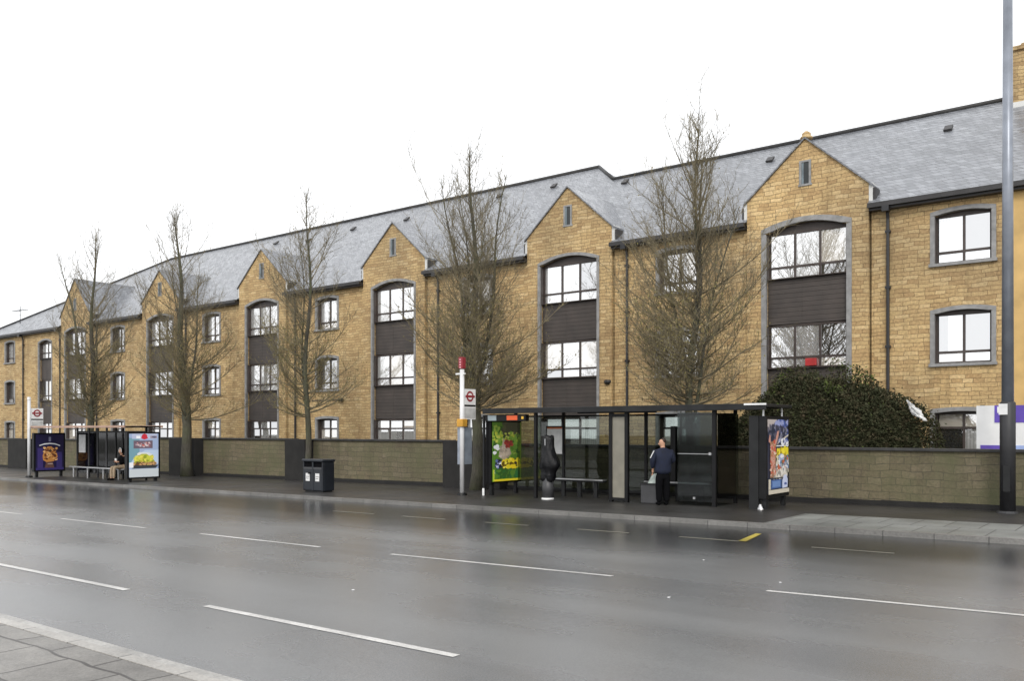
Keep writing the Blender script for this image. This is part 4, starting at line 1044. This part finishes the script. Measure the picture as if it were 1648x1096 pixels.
# ------------------------------------------------------------ people
def skin_mesh(name, nodes, edges, mat, parent, sub=2):
    me = bpy.data.meshes.new(name); off = wloc(parent)
    me.from_pydata([Vector(n[:3]) for n in nodes], edges, []); me.materials.append(mat)
    o = bpy.data.objects.new(name, me); col.objects.link(o); o.parent = parent
    md = o.modifiers.new('skin', 'SKIN'); md.use_smooth_shade = True
    for i, n in enumerate(nodes):
        sv = me.skin_vertices[0].data[i]; sv.radius = (n[3], n[4] if len(n) > 4 else n[3]); sv.use_root = (i == 0)
    s = o.modifiers.new('sub', 'SUBSURF'); s.levels = sub; s.render_levels = sub
    return o
def hand(nodes, edges, wi, d, side):
    """palm, four fingers of unequal length and a thumb; wi = wrist index, d = direction"""
    w_ = Vector(nodes[wi][:3]); d = Vector(d).normalized(); s = Vector(side).normalized()
    pi = len(nodes); q = w_+d*.07; nodes.append((*q, .024, .035)); edges.append((wi, pi))
    for k, ln in enumerate((.070, .080, .075, .058)):
        a = q+s*(k-1.5)*.019+d*.02; i0 = len(nodes); nodes.append((*a, .009)); edges.append((pi, i0))
        b_ = a+d*ln*.6; nodes.append((*b_, .008)); edges.append((i0, i0+1)); c = b_+d*ln*.35-Vector((0, 0, .0))+s.cross(d)*.02; nodes.append((*c, .007)); edges.append((i0+1, i0+2))
    i0 = len(nodes); a = w_+d*.03-s*.035; nodes.append((*a, .010)); edges.append((pi, i0)); b_ = a+d*.045-s*.015; nodes.append((*b_, .009)); edges.append((i0, i0+1))
def figure_standing(loc, yaw, label):
    """about 1.75 m tall; local +y is the way the figure faces"""
    t = empty('person', loc, label, 'person'); t.rotation_euler = (0, 0, yaw)
    n = [(0, 0, .95, .13, .10), (0, 0, 1.15, .13, .09), (0, -.01, 1.36, .15, .10), (0, 0, 1.47, .06), (0, .015, 1.53, .055), (-.015, .02, 1.61, .082, .08), (-.01, .02, 1.69, .08, .08), (-.005, .02, 1.735, .05, .05)]
    e = [(i, i+1) for i in range(7)]
    def add(node, par): n.append(node); e.append((par, len(n)-1)); return len(n)-1
    add((-.115, .05, 1.605, .014), 5)
    for s in (-1, 1):
        a = add((s*.18, 0, 1.42, .055), 2); a = add((s*.25, -.02, 1.16, .042), a); fore = (s*.16, .2, 1.06) if s > 0 else (s*.24, .10, .93)
        a = add((*fore, .03), a); hand(n, e, a, (-s*.5, .8, -.2) if s > 0 else (0, .25, -1), (0, 0, 1) if s > 0 else (0, 1, 0))
        a = add((s*.09, 0, .88, .085), 0); a = add((s*.10, .02, .50, .058), a); a = add((s*.10, -.01, .10, .035), a); add((s*.105, .10, .04, .022), a)
    body = skin_mesh('body', n, e, M['skin'], t)
    n = [(0, 0, .78, .25, .20), (0, 0, .98, .235, .19), (0, -.01, 1.2, .235, .18), (0, -.015, 1.36, .235, .155), (0, -.01, 1.47, .13, .10), (0, 0, 1.51, .095, .09)]
    e = [(i, i+1) for i in range(5)]
    for s in (-1, 1):
        a = add((s*.21, -.01, 1.39, .10), 3); a = add((s*.29, -.02, 1.17, .08), a)
        add((*((s*.17, .18, 1.07) if s > 0 else (s*.25, .09, .96)), .052), a)
    skin_mesh('coat', n, e, M['navy'], t)
    n = [(0, 0, .92, .15, .115), (0, 0, .84, .15, .11)]; e = [(0, 1)]
    for s in (-1, 1):
        a = add((s*.09, 0, .74, .12), 1); a = add((s*.10, .015, .48, .10), a); add((s*.10, 0, .07, .08), a)
    skin_mesh('trousers', n, e, M['blackcloth'], t)
    for s in (-1, 1):
        skin_mesh('shoe', [(s*.10, -.04, .06, .06), (s*.105, .08, .05, .055, .05), (s*.11, .18, .035, .045, .035)], [(0, 1), (1, 2)], M['blackcloth'], t)
    skin_mesh('hair', [(.045, -.02, 1.64, .055, .05), (.035, -.01, 1.71, .068, .06), (-.02, .02, 1.765, .055, .03)], [(0, 1), (1, 2)], M['hair'], t)
    b = MB(); off = Vector(t.location)
    for s in (-1, 1):
        b.loft([(off.x-.093, off.y+.045+s*.03, off.z+1.635, .007, .010), (off.x-.094, off.y+.045+s*.03, off.z+1.645, .007, .010)], 8)
    b.build('eyes', M['blackcloth'], t)
    b = MB(); b.tube([off+Vector((-.27, -.10, 1.43)), off+Vector((-.36, -.06, 1.24))], .012, 6); b.build('reflective_stripe', M['white'], t)
    return t
xp, yp = -10.75, 20.6
P1 = figure_standing((xp, yp-.1, pave_z(xp)), R(46), 'person in a navy coat and black trousers standing in the near bus shelter')
# carrier crate with a bag next to the person
X, Y = -11.3, 20.95; g = pave_z(X)
t = empty('storage_crate', (X, Y, g), 'grey plastic crate standing on the pavement just left of the person in the navy coat', 'crate')
b = MB(); b.prism([(X-.24, Y-.17, g+.005), (X+.24, Y-.17, g+.005), (X+.24, Y+.17, g+.005), (X-.24, Y+.17, g+.005)], (0, 0, .012)); 
def crate_side(p, q):
    a = Vector(p); c = Vector(q); nrm = Vector((-(c-a).y, (c-a).x, 0)).normalized()*.02
    b.prism([a, c, c+nrm, a+nrm], (0, 0, .52))
crate_side((X-.25, Y-.18, g+.018), (X+.25, Y-.18, g+.018)); crate_side((X+.25, Y+.18, g+.018), (X-.25, Y+.18, g+.018))
b.box(X-.25, X-.23, Y-.16, Y+.16, g+.018, g+.538); b.box(X+.23, X+.25, Y-.16, Y+.16, g+.018, g+.538)
b.build('bin', M['greybase'], t).name = 'crate_body'
b = MB(); b.box(X-.27, X+.27, Y-.2, Y-.181, g+.5, g+.545); b.box(X-.27, X+.27, Y+.181, Y+.2, g+.5, g+.545); b.build('rim', M['charcoal'], t)
b = MB(); r = random.Random(8); k = 8
pts = []
for i in range(k+1):
    row = []
    for j in range(k+1):
        u, v = i/k-.5, j/k-.5; row.append((X+u*.46, Y+v*.32, g+.50+.30*max(0, 1-(u-.25)**2*3.2-(v*1.9)**2)+r.uniform(-.025, .025)))
    pts.append(row)
for i in range(k):
    for j in range(k): b.quad(pts[i][j], pts[i+1][j], pts[i+1][j+1], pts[i][j+1])
b.quad(pts[0][0], pts[0][k], pts[k][k], pts[k][0])
o = b.build('carrier_bag', M['sackgreen']); tag(o, 'pale white and green carrier bag lying in the top of the grey crate', 'bag')

def figure_seated(loc, yaw, label):
    t = empty('person', loc, label, 'person'); t.rotation_euler = (0, 0, yaw)
    n = [(0, 0, .56, .13, .10), (0, 0, .75, .13, .09), (0, .02, .95, .14, .09), (0, .04, 1.07, .055), (0, .06, 1.13, .05), (0, .08, 1.20, .073, .083), (0, .08, 1.28, .07, .083), (0, .08, 1.325, .045)]
    e = [(i, i+1) for i in range(7)]
    def add(node, par): n.append(node); e.append((par, len(n)-1)); return len(n)-1
    add((0, .175, 1.19, .012), 5)
    for s in (-1, 1):
        a = add((s*.17, .02, 1.0, .05), 2); a = add((s*.22, .05, .76, .04), a); a = add((s*.10, .26, .78, .028), a); hand(n, e, a, (-s*.5, .8, .2), (0, 0, 1))
        a = add((s*.09, .06, .53, .08), 0); a = add((s*.11, .44, .53, .055), a); a = add((s*.11, .44, .10, .04), a); add((s*.11, .56, .04, .032), a)
    skin_mesh('body', n, e, M['skin'], t)
    n = [(0, 0, .58, .17, .13), (0, 0, .76, .17, .125), (0, .01, .94, .17, .11), (0, .03, 1.03, .1, .08), (0, .035, 1.10, .09, .085)]; e = [(i, i+1) for i in range(4)]
    for s in (-1, 1):
        a = add((s*.18, .02, .97, .075), 2); a = add((s*.24, .05, .77, .062), a); add((s*.12, .24, .78, .048), a)
    skin_mesh('jacket', n, e, M['blackcloth'], t)
    n = [(0, -.01, 1.13, .085, .08), (0, .0, 1.24, .105, .10), (0, .03, 1.33, .09, .08), (0, .06, 1.37, .05, .04)]; skin_mesh('hood', n, [(0, 1), (1, 2), (2, 3)], M['blackcloth'], t)
    off = Vector(t.location); b = MB()
    b.tube([off+Vector((.10*math.cos(a), .115, 1.24+.135*math.sin(a))) for a in [i*math.pi/8 for i in range(-1, 10)]], .016, 6); b.build('hood_trim', M['white'], t)
    n = [(0, 0, .56, .15, .11)]; e = []
    for s in (-1, 1):
        a = add((s*.10, .10, .54, .09), 0); a = add((s*.115, .44, .54, .072), a); add((s*.115, .45, .09, .058), a)
    skin_mesh('trousers', n, e, M['tan'], t)
    for s in (-1, 1): skin_mesh('shoe', [(s*.115, .42, .055, .055), (s*.115, .53, .05, .052), (s*.115, .63, .035, .04)], [(0, 1), (1, 2)], M['blackcloth'], t)
    b = MB(); b.box(off.x-.07, off.x+.05, off.y+.30, off.y+.33, off.z+.78, off.z+.93); b.build('held_paper', M['white'], t)
    return t
figure_seated((-36.15, FY1-.42, pave_z(-36.15)), R(180), 'person in a black hooded jacket and tan trousers sitting in the far bus shelter')
